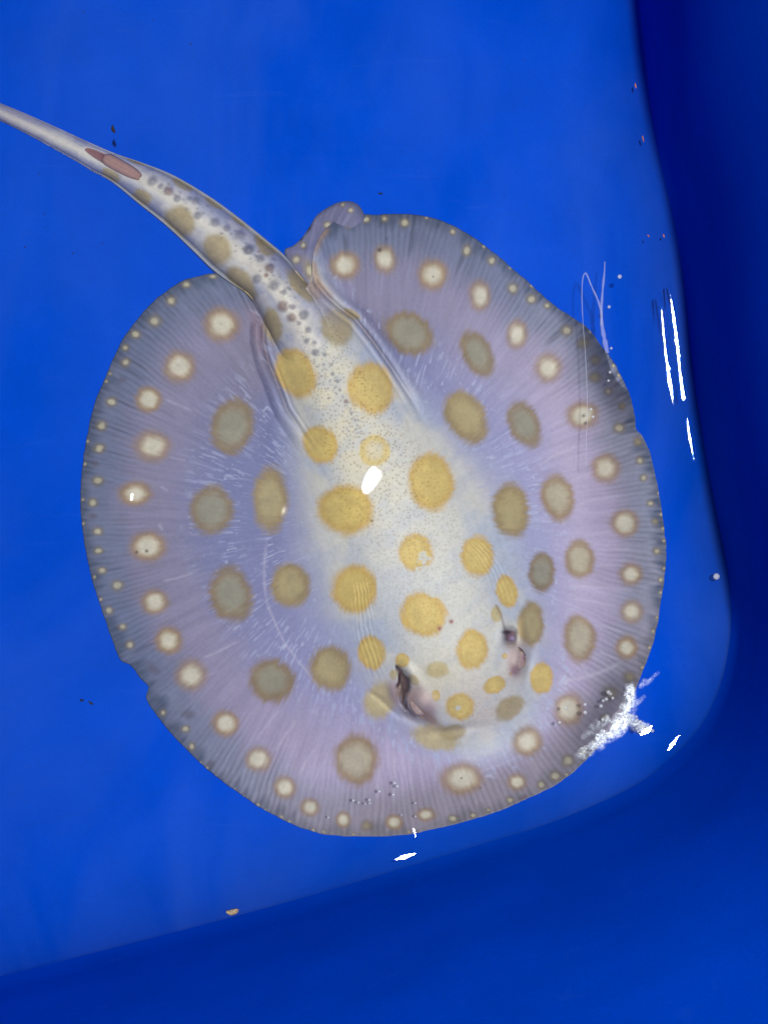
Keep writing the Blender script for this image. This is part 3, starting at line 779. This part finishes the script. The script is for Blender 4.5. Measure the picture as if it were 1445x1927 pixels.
# groove that holds the sting
d, al = polydist(xf, yf, [(160, 279), (205, 302), (264, 333)])
wd = 9.5 * np.sqrt(np.clip(1 - (2 * al - 1) ** 2, 0, 1)) + .01
g = ss(1.15, .7, np.abs(d) / wd)
zf -= .0022 * g
m = np.nonzero(g > .01)[0]
cc = lin(140, 96, 98) * (1 - ss(.18, .42, al[m]))[:, None] + lin(112, 62, 70) * ss(.18, .42, al[m])[:, None]
blend(tc, m, cc, g[m] * .95)
for cx, cy, c_ in ((15, 208, (150, 150, 178)), (45, 222, (150, 150, 178)), (60, 228, (160, 158, 180))):
    g = gau(xf, yf, cx, cy, 24, 4, 24); m = np.nonzero(g > .02)[0]; blend(tc, m, lin(*c_), g[m] * .7)
Vt_ = W(xf, yf, zf)
Vb_ = Vt_.copy(); Vb_[:, 2] = np.minimum(np.repeat(z0, NL), Vt_[:, 2] - .0006)
I = np.arange(NS - 1)[:, None] * NL + np.arange(NL - 1)[None]
I = I.ravel()
qt = np.column_stack([I, I + 1, I + NL + 1, I + NL])
nb = NS * NL
qb = qt[:, ::-1] + nb
e0 = np.arange(NS - 1) * NL; e1 = e0 + NL - 1
qs = np.vstack([np.column_stack([e0 + nb, e0, e0 + NL, e0 + NL + nb])[:, ::-1], np.column_stack([e1, e1 + nb, e1 + NL + nb, e1 + NL])[:, ::-1]])
c0 = np.arange(NL - 1); c1 = (NS - 1) * NL + c0
qe = np.vstack([np.column_stack([c0 + nb, c0 + 1 + nb, c0 + 1, c0]), np.column_stack([c1, c1 + 1, c1 + 1 + nb, c1 + nb])])
dent = (.5 * mid[:, 0] * ss(.62, .8, ksf))
add_part(np.vstack([Vt_, Vb_]), np.vstack([qt, qb, qs, qe]), np.vstack([np.clip(tc, 0, .86), np.tile(lin(220, 218, 220), (nb, 1))]), np.concatenate([dent, 0 * dent]))

# pelvic fin showing behind the disc
PO = [(535, 472), (551, 462), (566, 449), (575, 437), (583, 425), (591, 411), (600, 401), (616, 390), (637, 380), (658, 378), (674, 385), (683, 398), (688, 420), (660, 470), (632, 530), (622, 560), (600, 560), (575, 540), (550, 505)]
po = catmull(PO, 10); pc = np.array([606., 470.])
NPR = 36; npa = len(po)
f = np.linspace(0, 1, NPR + 1)[1:]
qx = np.concatenate([[pc[0]], (pc[0] + f[:, None] * (po[None, :, 0] - pc[0])).ravel()])
qy = np.concatenate([[pc[1]], (pc[1] + f[:, None] * (po[None, :, 1] - pc[1])).ravel()])
qr = np.concatenate([[0], np.repeat(f, npa)])
pa = np.arctan2(qy - 560, qx - 560)
qz = .0016 + .0035 * (1 - qr) + .0014 * (fbm(qx / 22, qy / 22, 3)) + .0004 * (vnoise(pa * 40, qr, 2) - .5) + .003 * gau(qx, qy, 655, 395, 40)
pcn = np.tile(lin(116, 116, 150), (len(qx), 1))
pcn = pcn * (1 + .30 * (vnoise(pa * 45, qr * .5, 6) - .5))[:, None]
pcn = pcn + (lin(76, 82, 108) - pcn) * ss(.86, 1, qr)[:, None] * .8
dk = np.maximum(gau(qx, qy, 580, 429, 9, 5, -50), gau(qx, qy, 566, 448, 6, 4, -40))
pcn = pcn * (1 - .8 * np.clip(dk, 0, 1))[:, None]
pcn = pcn + (lin(196, 180, 150) - pcn) * (.8 * gau(qx, qy, 584, 512, 9, 24, -22))[:, None]
apply_spots(pcn, qx, qy, PELVIS)
Vp = W(qx, qy, qz); Vq = Vp.copy(); Vq[:, 2] = .0009
ja = np.arange(npa); jb = (ja + 1) % npa
qd = []
for j in range(NPR - 1):
    a = 1 + j * npa; b = a + npa
    qd.append(np.column_stack([a + ja, a + jb, b + jb, b + ja])); qd.append(np.column_stack([a + ja, a + jb, b + jb, b + ja])[:, ::-1] + len(qx))
i2 = np.arange(0, npa, 2)
qd.append(np.column_stack([0 * i2, 1 + i2, 1 + (i2 + 1) % npa, 1 + (i2 + 2) % npa]))
a = 1 + (NPR - 1) * npa
qd.append(np.column_stack([a + ja, a + jb, a + jb + len(qx), a + ja + len(qx)]))
add_part(np.vstack([Vp, Vq]), np.vstack(qd), np.vstack([np.clip(pcn, 0, .86)] * 2), np.zeros(2 * len(qx)))

ray = bpy.data.objects.new('stingray', None)
ray.empty_display_size = .05
COL.objects.link(ray)
tag(ray, 'pale lavender and white stingray covered in yellow spots, lying in the blue tub', 'stingray')
Cc = np.vstack(M_body_C)
make_mesh('body', np.vstack(M_body_V), np.vstack(M_body_F), M_SKIN, ray,
          attrs={'skin': ('FLOAT_COLOR', np.column_stack([Cc, np.ones(len(Cc))])), 'denticle': ('FLOAT', np.concatenate(M_body_D))})

def disc_z(px, py):
    z, *_ = disc_surface(np.array([float(px)]), np.array([float(py)]))
    return float(z[0])

# eyes: pale lids over a pinkish ball
def ball(name, px, py, dz, rx, ry, rz, rot, material, parent, n=20):
    z = disc_z(px, py) + dz
    c = Wv(px, py, z); k = (H - z) / F
    V, Fc = [], []
    cr, sr = math.cos(math.radians(-rot)), math.sin(math.radians(-rot))
    for i in range(n + 1):
        ph = math.pi * i / n
        for j in range(2 * n):
            t = math.pi * j / n
            x, y, zz = math.sin(ph) * math.cos(t) * rx * k, math.sin(ph) * math.sin(t) * ry * k, math.cos(ph) * rz
            V.append((c.x + x * cr - y * sr, c.y + x * sr + y * cr, c.z + zz))
    for i in range(n):
        for j in range(2 * n):
            Fc.append((i * 2 * n + j, (i + 1) * 2 * n + j, (i + 1) * 2 * n + (j + 1) % (2 * n), i * 2 * n + (j + 1) % (2 * n)))
    return make_mesh(name, V, Fc, material, parent)

def eye_material():
    m, N, L, b = mat('eye_flesh', (.6, .45, .42), .6, .06)
    geo = N.new('ShaderNodeNewGeometry')
    n = N.new('ShaderNodeTexNoise'); n.inputs['Scale'].default_value = 120; n.inputs['Detail'].default_value = 4
    L.new(geo.outputs['Position'], n.inputs['Vector'])
    r = N.new('ShaderNodeValToRGB')
    r.color_ramp.elements[0].position = .36; r.color_ramp.elements[0].color = (*lin(146, 120, 126), 1)
    r.color_ramp.elements[1].position = .62; r.color_ramp.elements[1].color = (*lin(190, 170, 162), 1)
    L.new(n.outputs['Fac'], r.inputs['Fac']); L.new(r.outputs['Color'], b.inputs['Base Color'])
    b.inputs['Subsurface Weight'].default_value = .2; b.inputs['Subsurface Scale'].default_value = .002
    return m
M_EYE = eye_material()
M_LID, *_ = mat('eyelid_rim', tuple(lin(158, 126, 100)), .4, .3)
M_PUP, *_ = mat('eye_slit', tuple(lin(92, 72, 76)), .3, .4)

def lid(pts, rad, material, parent, name, dz):
    P = catmull(pts, 6, False); V, Fc = [], []
    zs = [disc_z(x, y) + dz for x, y in P]
    n = len(P); k = 8
    for i in range(n):
        c = Wv(P[i][0], P[i][1], zs[i])
        a = P[min(i + 1, n - 1)] - P[max(i - 1, 0)]; t = Vector((a[0], -a[1], 0)).normalized()
        s = Vector((-t.y, t.x, 0)); r = rad * math.sin(math.pi * (i + .4) / (n - .2)) ** .5
        for j in range(k):
            q = 2 * math.pi * j / k
            V.append(c + s * r * math.cos(q) + Vector((0, 0, 1)) * r * math.sin(q))
    for i in range(n - 1):
        for j in range(k):
            Fc.append((i * k + j, i * k + (j + 1) % k, (i + 1) * k + (j + 1) % k, (i + 1) * k + j))
    return make_mesh(name, V, Fc, material, parent)

e1 = ball('eye', 785, 1332, -.0030, 11, 19, .0040, -40, M_EYE, ray)
lid([(770, 1318), (772, 1330), (778, 1340), (788, 1347), (799, 1352)], .0006, M_LID, e1, 'eyelid', .0006)
lid([(765, 1316), (767, 1330), (774, 1342), (784, 1350)], .0007, M_PUP, e1, 'pupil_slit', .0003)
e2 = ball('eye', 978, 1243, -.0030, 10, 18, .0040, 8, M_EYE, ray)
lid([(976, 1222), (983, 1230), (988, 1242), (986, 1256)], .0006, M_LID, e2, 'eyelid', .0008)
lid([(975, 1218), (983, 1225), (989, 1235)], .0006, M_PUP, e2, 'pupil_slit', .0005)

# the sting lying in its groove on the tail
def sting():
    p0, p1 = np.array([197., 297.]), np.array([263., 333.])
    n, k = 30, 14; V, Fc, C = [], [], []
    ax = (p1 - p0) / np.linalg.norm(p1 - p0); nx_ = np.array([-ax[1], ax[0]])
    for i in range(n):
        t = i / (n - 1); c = p0 + (p1 - p0) * t
        wdt = 7.6 * (np.clip(t / .10, 0, 1) ** .5) * math.sqrt(max(0, 1 - max(0, (t - .45) / .55) ** 2.4)) + .2
        for j in range(k):
            u = -1 + 2 * j / (k - 1)
            gr = .0006 * math.exp(-(u / .16) ** 2)
            zt = .0008 + .0105 + t * .0022 + .0026 * math.sqrt(max(0, 1 - u * u)) - gr
            q = c + nx_ * wdt * u
            V.append(Wv(q[0], q[1], zt))
            cc = lin(172, 138, 134) * (.9 + .1 * t) if abs(u) > .14 else lin(150, 94, 90)
            C.append(cc * (1 - .25 * max(0, t - .75) * 4 * .4))
    for i in range(n - 1):
        for j in range(k - 1):
            Fc.append((i * k + j, (i + 1) * k + j, (i + 1) * k + j + 1, i * k + j + 1))
    C = np.array(C)
    o = make_mesh('sting', V, Fc, M_SKIN, ray, attrs={'skin': ('FLOAT_COLOR', np.column_stack([C, np.ones(len(C))])), 'denticle': ('FLOAT', np.zeros(len(C)))})
    md = o.modifiers.new('thick', 'SOLIDIFY'); md.thickness = .002; md.offset = -1
    o['label'] = 'pink sting lying in a groove on the tail'
sting()

# ------------------------------------------------------------------ the water
def axis(lo, hi, flo, fhi, step):
    a = np.arange(flo, fhi, step)
    return np.concatenate([np.arange(lo, flo - .004, .012), a, np.arange(fhi + .004, hi, .012)])
def steps(parts):
    return np.concatenate([np.arange(lo, hi, st) for lo, hi, st in parts])
xa = steps([(wl[:, 0].min() - .01, -.272, .010), (-.272, .004, .0011), (.004, .026, .0005), (.026, .12, .0011), (.12, .135, .0006), (.135, .155, .0003), (.155, wl[:, 0].max() + .004, .00045)])
ya = steps([(wl[:, 1].min() - .01, -.345, .006), (-.345, -.245, .0011), (-.245, -.230, .0004), (-.230, -.165, .00065), (-.165, -.145, .00045), (-.145, .36, .0011), (.36, wl[:, 1].max() + .01, .010)])
XA, YA = np.meshgrid(xa, ya, indexing='ij')
dW = wl_dist(XA, YA)
HW = np.zeros(XA.shape)
HW += .00028 * (fbm(XA * 14, YA * 14, 301, 2) - .5) + .00006 * (fbm(XA * 45, YA * 45, 305, 2) - .5)
HW += .0004 * np.exp(-np.clip(dW, -.01, 1) / .0018)                       # meniscus at the tub wall
hc_, hl_ = H - ZW, LAMP[2] - ZW
mpt = np.array(LAMP[:2]) * hc_ / (hc_ + hl_)                              # where level water mirrors the torch
ELL = 2 * hc_ * hl_ / (hc_ + hl_)
def wpt(pts):
    a = np.array(pts, float)
    return W(a[:, 0], a[:, 1], np.full(len(a), ZW))[:, :2]
def facet(pts, wpx, nseg=1, edge=1.1):
    """a wavelet along a polyline whose face mirrors the torch to the lens: it stands half way between the two"""
    P = catmull(wpt(pts), 8, False) if len(pts) > 2 else wpt(pts)
    m = (XA > P[:, 0].min() - .012) & (XA < P[:, 0].max() + .012) & (YA > P[:, 1].min() - .012) & (YA < P[:, 1].max() + .012)
    x, y = XA[m], YA[m]
    d, al = polydist(x, y, P)
    L_ = np.sqrt(((P[1:] - P[:-1]) ** 2).sum(1)); cum = np.concatenate([[0], np.cumsum(L_)]) / L_.sum()
    wd = np.interp(al, np.linspace(0, 1, len(wpx)), wpx) * (H - ZW) / F
    for i in range(nseg):
        t0, t1 = i / nseg, (i + 1) / nseg; tm = (t0 + t1) / 2
        c = np.array([np.interp(tm, cum, P[:, 0]), np.interp(tm, cum, P[:, 1])])
        e = .03 / nseg
        Wg = ss(1 + edge * .0011 / np.maximum(wd, .0003), 1.0, np.abs(d) / np.maximum(wd, .0002))
        if nseg > 1:
            if i > 0: Wg = Wg * ss(t0 - e, t0 + e, al)
            if i < nseg - 1: Wg = Wg * ss(t1 + e, t1 - e, al)
        dx, dy = x - c[0], y - c[1]
        g = (c - mpt) / ELL
        f = g[0] * dx + g[1] * dy + (dx * dx + dy * dy) / (2 * ELL)
        HW[m] = HW[m] * (1 - Wg) + (f + .0002) * Wg
# a broad slow swell over the ray, then waves thrown up along the right wall
p0 = wpt([(695, 900)])[0]
sw = (p0 - mpt) / ELL
HW += np.exp(-((XA - p0[0]) ** 2 + (YA - p0[1]) ** 2) / (2 * .075 ** 2)) * (sw[0] * (XA - p0[0]) + sw[1] * (YA - p0[1]))
facet([(1240, 556), (1245, 600), (1252, 660), (1259, 710), (1264, 740), (1268, 766)], (.8, 1.9, 2.0, 2.2, 4.4, .7), 1)
facet([(1258, 538), (1264, 580), (1273, 640), (1280, 700), (1287, 752)], (.8, 3.4, 2.8, 2.6, 4.2), 1)
facet([(1293, 784), (1299, 830), (1306, 874)], (.6, 2.0, .6), 1)
facet([(1206, 1382), (1216, 1376), (1227, 1367)], (3, 6.5, 2))
facet([(1257, 1411), (1268, 1398), (1276, 1386), (1283, 1378)], (2.6, 4.2, 2.6, .8), 1)
facet([(740, 1619), (762, 1613), (785, 1606)], (.9, 5.0, .9), 1)
facet([(530, 966), (537, 956)], (4.0, 4.0))
facet([(243, 908), (248, 928), (252, 947)], (1.5, 3.0, 1.5))
facet([(778, 1560), (782, 1575)], (2.6, 2.4))
facet([(1195, 1446), (1215, 1433), (1238, 1414)], (.8, 1.5, .8), 1)
inside = dW > -.0016
keep = inside
vid = np.full(XA.shape, -1, np.int64); vid[keep] = np.arange(keep.sum())
q = np.stack([vid[:-1, :-1], vid[1:, :-1], vid[1:, 1:], vid[:-1, 1:]], -1).reshape(-1, 4)
q = q[(q >= 0).all(1)]
Vw = np.column_stack([XA[keep], YA[keep], ZW + HW[keep]])
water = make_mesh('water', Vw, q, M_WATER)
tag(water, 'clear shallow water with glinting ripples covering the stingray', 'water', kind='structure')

# ------------------------------------------------------------------ froth and bubbles where the fin breaks the surface
def ico(sub=1):
    import bmesh
    bm = bmesh.new(); bmesh.ops.create_icosphere(bm, subdivisions=sub, radius=1)
    v = np.array([x.co[:] for x in bm.verts]); f = np.array([[y.index for y in x.verts] for x in bm.faces]); bm.free()
    return v, f
iv, if_ = ico(2)
r = random.Random(11)
def froth_material():
    m = bpy.data.materials.new('froth_film'); m.use_nodes = True
    N, L = m.node_tree.nodes, m.node_tree.links; N.clear()
    out = N.new('ShaderNodeOutputMaterial'); mx = N.new('ShaderNodeMixShader')
    tr = N.new('ShaderNodeBsdfTransparent'); df = N.new('ShaderNodeBsdfPrincipled')
    df.inputs['Base Color'].default_value = (.80, .88, .95, 1); df.inputs['Roughness'].default_value = .25
    at = N.new('ShaderNodeAttribute'); at.attribute_name = 'cover'
    g = N.new('ShaderNodeNewGeometry')
    n1 = N.new('ShaderNodeTexNoise'); n1.inputs['Scale'].default_value = 330; n1.inputs['Detail'].default_value = 5; n1.inputs['Roughness'].default_value = .65
    v1 = N.new('ShaderNodeTexVoronoi'); v1.inputs['Scale'].default_value = 520; v1.feature = 'DISTANCE_TO_EDGE'
    L.new(g.outputs['Position'], n1.inputs['Vector']); L.new(g.outputs['Position'], v1.inputs['Vector'])
    mr = N.new('ShaderNodeMapRange'); mr.inputs['From Min'].default_value = .32; mr.inputs['From Max'].default_value = .72; mr.inputs['To Min'].default_value = .05
    L.new(n1.outputs['Fac'], mr.inputs['Value'])
    mv = N.new('ShaderNodeMapRange'); mv.inputs['From Min'].default_value = .0; mv.inputs['From Max'].default_value = .35; mv.inputs['To Min'].default_value = 1.25; mv.inputs['To Max'].default_value = .6
    L.new(v1.outputs['Distance'], mv.inputs['Value'])
    a = N.new('ShaderNodeMath'); a.operation = 'MULTIPLY'; L.new(mr.outputs[0], a.inputs[0]); L.new(mv.outputs[0], a.inputs[1])
    b = N.new('ShaderNodeMath'); b.operation = 'MULTIPLY'; b.use_clamp = True; L.new(a.outputs[0], b.inputs[0]); L.new(at.outputs['Fac'], b.inputs[1])
    L.new(b.outputs[0], mx.inputs[0]); L.new(tr.outputs[0], mx.inputs[1]); L.new(df.outputs[0], mx.inputs[2]); L.new(mx.outputs[0], out.inputs[0])
    return m
fv, ff, fc = [], [], []; nfo = 0
def froth_band(pts, half, cover, na=90, nc=26, zz=.0012):
    global nfo
    P = catmull(pts, na // (len(pts) - 1) + 1, False)[:na]; na = len(P)
    T = np.gradient(P, axis=0); T /= np.linalg.norm(T, axis=1)[:, None]; Nn = np.stack([-T[:, 1], T[:, 0]], 1)
    t = np.linspace(0, 1, na); hw = np.interp(t, np.linspace(0, 1, len(half)), half); cv = np.interp(t, np.linspace(0, 1, len(cover)), cover)
    u = np.linspace(-1, 1, nc)
    X_ = (P[:, None, 0] + Nn[:, None, 0] * hw[:, None] * u).ravel(); Y_ = (P[:, None, 1] + Nn[:, None, 1] * hw[:, None] * u).ravel()
    e = np.clip(1 - np.abs(u) + 1.1 * (fbm(X_ / 11, Y_ / 11, 401).reshape(na, nc) - .55), 0, 1) * ss(1., .8, np.abs(u))
    c = (cv[:, None] * ss(0, .8, e) ** 1.3 * (ss(0, .08, t) * ss(1, .92, t))[:, None]).ravel()
    Z_ = ZW + zz + .0016 * c * fbm(X_ / 5, Y_ / 5, 77)
    fv.append(W(X_, Y_, Z_)); fc.append(c)
    I_ = (np.arange(na - 1)[:, None] * nc + np.arange(nc - 1)[None]).ravel()
    ff.append(np.column_stack([I_, I_ + 1, I_ + nc + 1, I_ + nc]) + nfo); nfo += na * nc
froth_band([(1183, 1284), (1188, 1306), (1183, 1330), (1172, 1352), (1158, 1372), (1140, 1388), (1116, 1406), (1090, 1424), (1072, 1440)],
           (9, 18, 20, 20, 22, 21, 18, 15, 10), (.6, 1.4, 1.7, 1.8, 1.7, 1.3, .9, .6, .4))
froth_band([(1150, 1352), (1130, 1362), (1112, 1378), (1090, 1392)], (10, 16, 14, 8), (.5, .4, .3, .2), 50, 22)
froth_band([(1180, 1350), (1195, 1360), (1208, 1370), (1228, 1368)], (14, 18, 20, 10), (.8, .7, .8, .6), 60, 24, .0006)
froth_band([(1202, 1296), (1214, 1284), (1228, 1276), (1242, 1262)], (5, 9, 7, 3), (.5, .42, .3, .15), 50, 16, .0004)
froth_band([(1190, 1330), (1204, 1318), (1216, 1308)], (6, 8, 4), (.4, .28, .12), 40, 14, .0004)
fo_ = make_mesh('froth', np.vstack(fv), np.vstack(ff), froth_material(), attrs={'cover': ('FLOAT', np.concatenate(fc))})
tag(fo_, 'white froth clinging to the fin edge where it breaks the water surface', 'froth', kind='stuff')

bub_src = None
def bubble(px, py, rpx, z, label, group):
    global bub_src
    if bub_src is None:
        v, f_ = ico(3)
        bub_src = make_mesh('air_bubble', v, f_, M_BUBBLE); o = bub_src
    else:
        o = bub_src.copy(); COL.objects.link(o)
    o.location = Wv(px, py, z); s = rpx * (H - z) / F
    o.scale = (s, s, s * .8)
    tag(o, label, 'bubble', group)
for i in range(46):
    k_ = r.random(); bubble(1178 + 40 * k_ + r.gauss(0, 5), 1350 + 26 * k_ + r.gauss(0, 6), r.uniform(1.8, 4), ZW + .0006,
        'small clear bubble in the trail of bubbles drifting from the froth over blue water', 'bubbles trailing from the froth')
for px, py, s in ((1145, 1303, 4), (1141, 1316, 3.5), (1153, 1314, 3), (1135, 1319, 3), (1131, 1329, 3.5), (1101, 1326, 3.5), (1101, 1341, 4), (1134, 1354, 3), (1149, 1306, 3), (1064, 1332, 3), (1053, 1360, 3)):
    bubble(px, py, s, ZW + .0004, 'clear bubble floating over the mauve fin beside the froth', 'bubbles over the fin beside the froth')
for px, py, s in ((743, 1474, 3), (748, 1480, 3), (714, 1490, 3), (740, 1496, 3), (665, 1507, 2.6), (675, 1511, 2), (688, 1513, 2), (695, 1506, 2.6), (696, 1512, 2), (618, 1539, 2), (782, 1512, 2), (782, 1537, 2), (756, 1534, 1.6)):
    bubble(px, py, s, ZW + .0003, 'tiny bright bubble over the mauve snout fin in front of the head', 'tiny bubbles over the snout fin')
bubble(1348, 1085, 6, ZW + .0006, 'single clear bubble floating by the tub wall', None)
for px, py, s in ((1146, 577, 3), (1150, 655, 2.5), (1166, 520, 4), (1112, 770, 3), (1116, 784, 3), (1148, 700, 3), (1145, 716, 2.5)):
    bubble(px, py, s, ZW + .0006, 'small bubble at the raised fin edge near the rippled water', 'bubbles at the raised fin edge')

# pale tubes added for the light refracted at the meniscus over the raised fin
M_REFRACTION = clear_material('refraction_line', 1.12, extra=((.82, .86, 1.0), .09))
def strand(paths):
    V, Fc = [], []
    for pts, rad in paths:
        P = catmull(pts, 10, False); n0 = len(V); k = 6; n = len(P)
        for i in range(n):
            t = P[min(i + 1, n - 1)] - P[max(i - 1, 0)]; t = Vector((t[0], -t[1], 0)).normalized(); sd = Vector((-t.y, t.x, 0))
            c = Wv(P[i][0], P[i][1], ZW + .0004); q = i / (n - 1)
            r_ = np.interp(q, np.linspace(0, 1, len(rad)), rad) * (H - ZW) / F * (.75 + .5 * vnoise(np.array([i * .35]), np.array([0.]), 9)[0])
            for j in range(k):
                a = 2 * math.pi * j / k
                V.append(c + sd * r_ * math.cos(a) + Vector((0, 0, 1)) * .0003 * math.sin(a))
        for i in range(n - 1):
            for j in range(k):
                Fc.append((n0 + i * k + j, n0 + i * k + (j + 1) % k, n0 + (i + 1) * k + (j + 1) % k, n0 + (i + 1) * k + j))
    return make_mesh('refraction_line', V, Fc, M_REFRACTION)
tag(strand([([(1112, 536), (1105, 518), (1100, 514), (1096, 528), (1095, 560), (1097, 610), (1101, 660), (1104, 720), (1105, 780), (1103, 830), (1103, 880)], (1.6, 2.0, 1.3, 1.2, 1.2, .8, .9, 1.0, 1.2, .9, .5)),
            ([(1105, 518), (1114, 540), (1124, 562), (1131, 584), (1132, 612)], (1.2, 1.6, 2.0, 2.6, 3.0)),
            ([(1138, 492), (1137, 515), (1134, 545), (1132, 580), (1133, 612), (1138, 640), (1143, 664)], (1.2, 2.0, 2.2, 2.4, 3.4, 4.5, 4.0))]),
    'thin pale line of refracted light, modelled as a strand over the raised right fin', 'light line')

# ------------------------------------------------------------------ specks of dirt
def speck_mat(name, c):
    m, N, L, b = mat(name, tuple(c), .7, .2)
    g = N.new('ShaderNodeNewGeometry'); t = N.new('ShaderNodeTexNoise'); t.inputs['Scale'].default_value = 900
    L.new(g.outputs['Position'], t.inputs['Vector'])
    rp_ = N.new('ShaderNodeValToRGB'); rp_.color_ramp.elements[0].color = (*(np.array(c) * .5), 1); rp_.color_ramp.elements[1].color = (*np.minimum(np.array(c) * 1.5, .9), 1)
    rp_.color_ramp.elements[0].position = .35; rp_.color_ramp.elements[1].position = .65
    L.new(t.outputs['Fac'], rp_.inputs['Fac']); L.new(rp_.outputs['Color'], b.inputs['Base Color'])
    return m
M_DIRT = speck_mat('dark_dirt', (.016, .013, .008)); M_SEED = speck_mat('dry_flake', lin(172, 152, 118)); M_FLECK = speck_mat('orange_fleck', lin(190, 110, 60))
def speck(name, px, py, lx, ly, rot, z, material, label, cat, seed, group=None, thick=.0006):
    v, f_ = ico(3)
    v = v * (1 + .7 * (fbm(v[:, 0] * 1.6 + seed, v[:, 1] * 1.6 + v[:, 2], seed)[:, None] - .5))
    k = (H - z) / F; a = math.radians(-rot)
    x, y = v[:, 0] * lx * k, v[:, 1] * ly * k
    y = y + .25 * ly * k * (v[:, 0] ** 2 * 2 - 1)
    V = np.column_stack([x * math.cos(a) - y * math.sin(a), x * math.sin(a) + y * math.cos(a), v[:, 2] * thick])
    o = make_mesh(name, V, f_, material); o.location = Wv(px, py, z)
    tag(o, label, cat, group)
speck('dirt_speck', 213, 242, 8, 3.2, 78, ZW, M_DIRT, 'dark speck of dirt floating above the tail near its sting', 'dirt', 1)
speck('dirt_speck', 171, 1323, 5.5, 2, 35, .0008, M_DIRT, 'tiny black dirt crumb on the tub floor beside the notched left fin', 'dirt', 2)
speck('dirt_speck', 154, 1318, 4, 2.5, 20, .0008, speck_mat('blue_grey_dirt', (.004, .01, .05)), 'faint dark blue dirt smudge beside the black crumb', 'dirt', 3)
speck('dirt_speck', 415, 1521, 3, 2, 10, .0008, M_DIRT, 'pinhead dark dirt dot below the front fin margin', 'dirt', 4)
speck('dirt_speck', 486, 1528, 5, 3, -20, .0008, speck_mat('blue_dirt', (.003, .008, .06)), 'dark blue dirt smudge touching the front fin margin', 'dirt', 5)
speck('dirt_speck', 716, 363, 5, 1.6, 8, .0008, speck_mat('grey_dirt', (.004, .012, .05)), 'thin dark dirt streak on the floor above the pelvic fin', 'dirt', 6)
speck('dry_flake', 437, 1717, 12, 5, -14, ZW + .0004, M_SEED, 'small tan seed-like flake floating at the water line', 'flake', 7, thick=.0010)
_rr = random.Random(5)
for i in range(22):
    px, py = _rr.uniform(20, 1100), _rr.choice([_rr.uniform(20, 330), _rr.uniform(1560, 1700), _rr.uniform(400, 480)])
    if py > 1500: px = _rr.uniform(20, 460)
    if 380 < py < 500: px = _rr.uniform(20, 200)
    speck('grime_speck', px, py, _rr.uniform(.8, 1.6), _rr.uniform(.8, 1.4), _rr.uniform(0, 180), .0006, M_DIRT, 'pinprick dark grime speck scattered on the blue tub floor', 'dirt', 20 + i, 'grime specks on the tub floor', .0003)
for px, py, lx, rot in ((1196, 160, 5, 80), (1210, 260, 6, 80), (1220, 443, 2.5, 60), (1249, 443, 3, 80)):
    speck('orange_fleck', px, py, lx, 1.1, rot, ZW + .0003, M_FLECK, 'hair-thin orange fleck floating by the dark tub wall', 'fleck', 9, 'orange flecks by the wall', .0003)
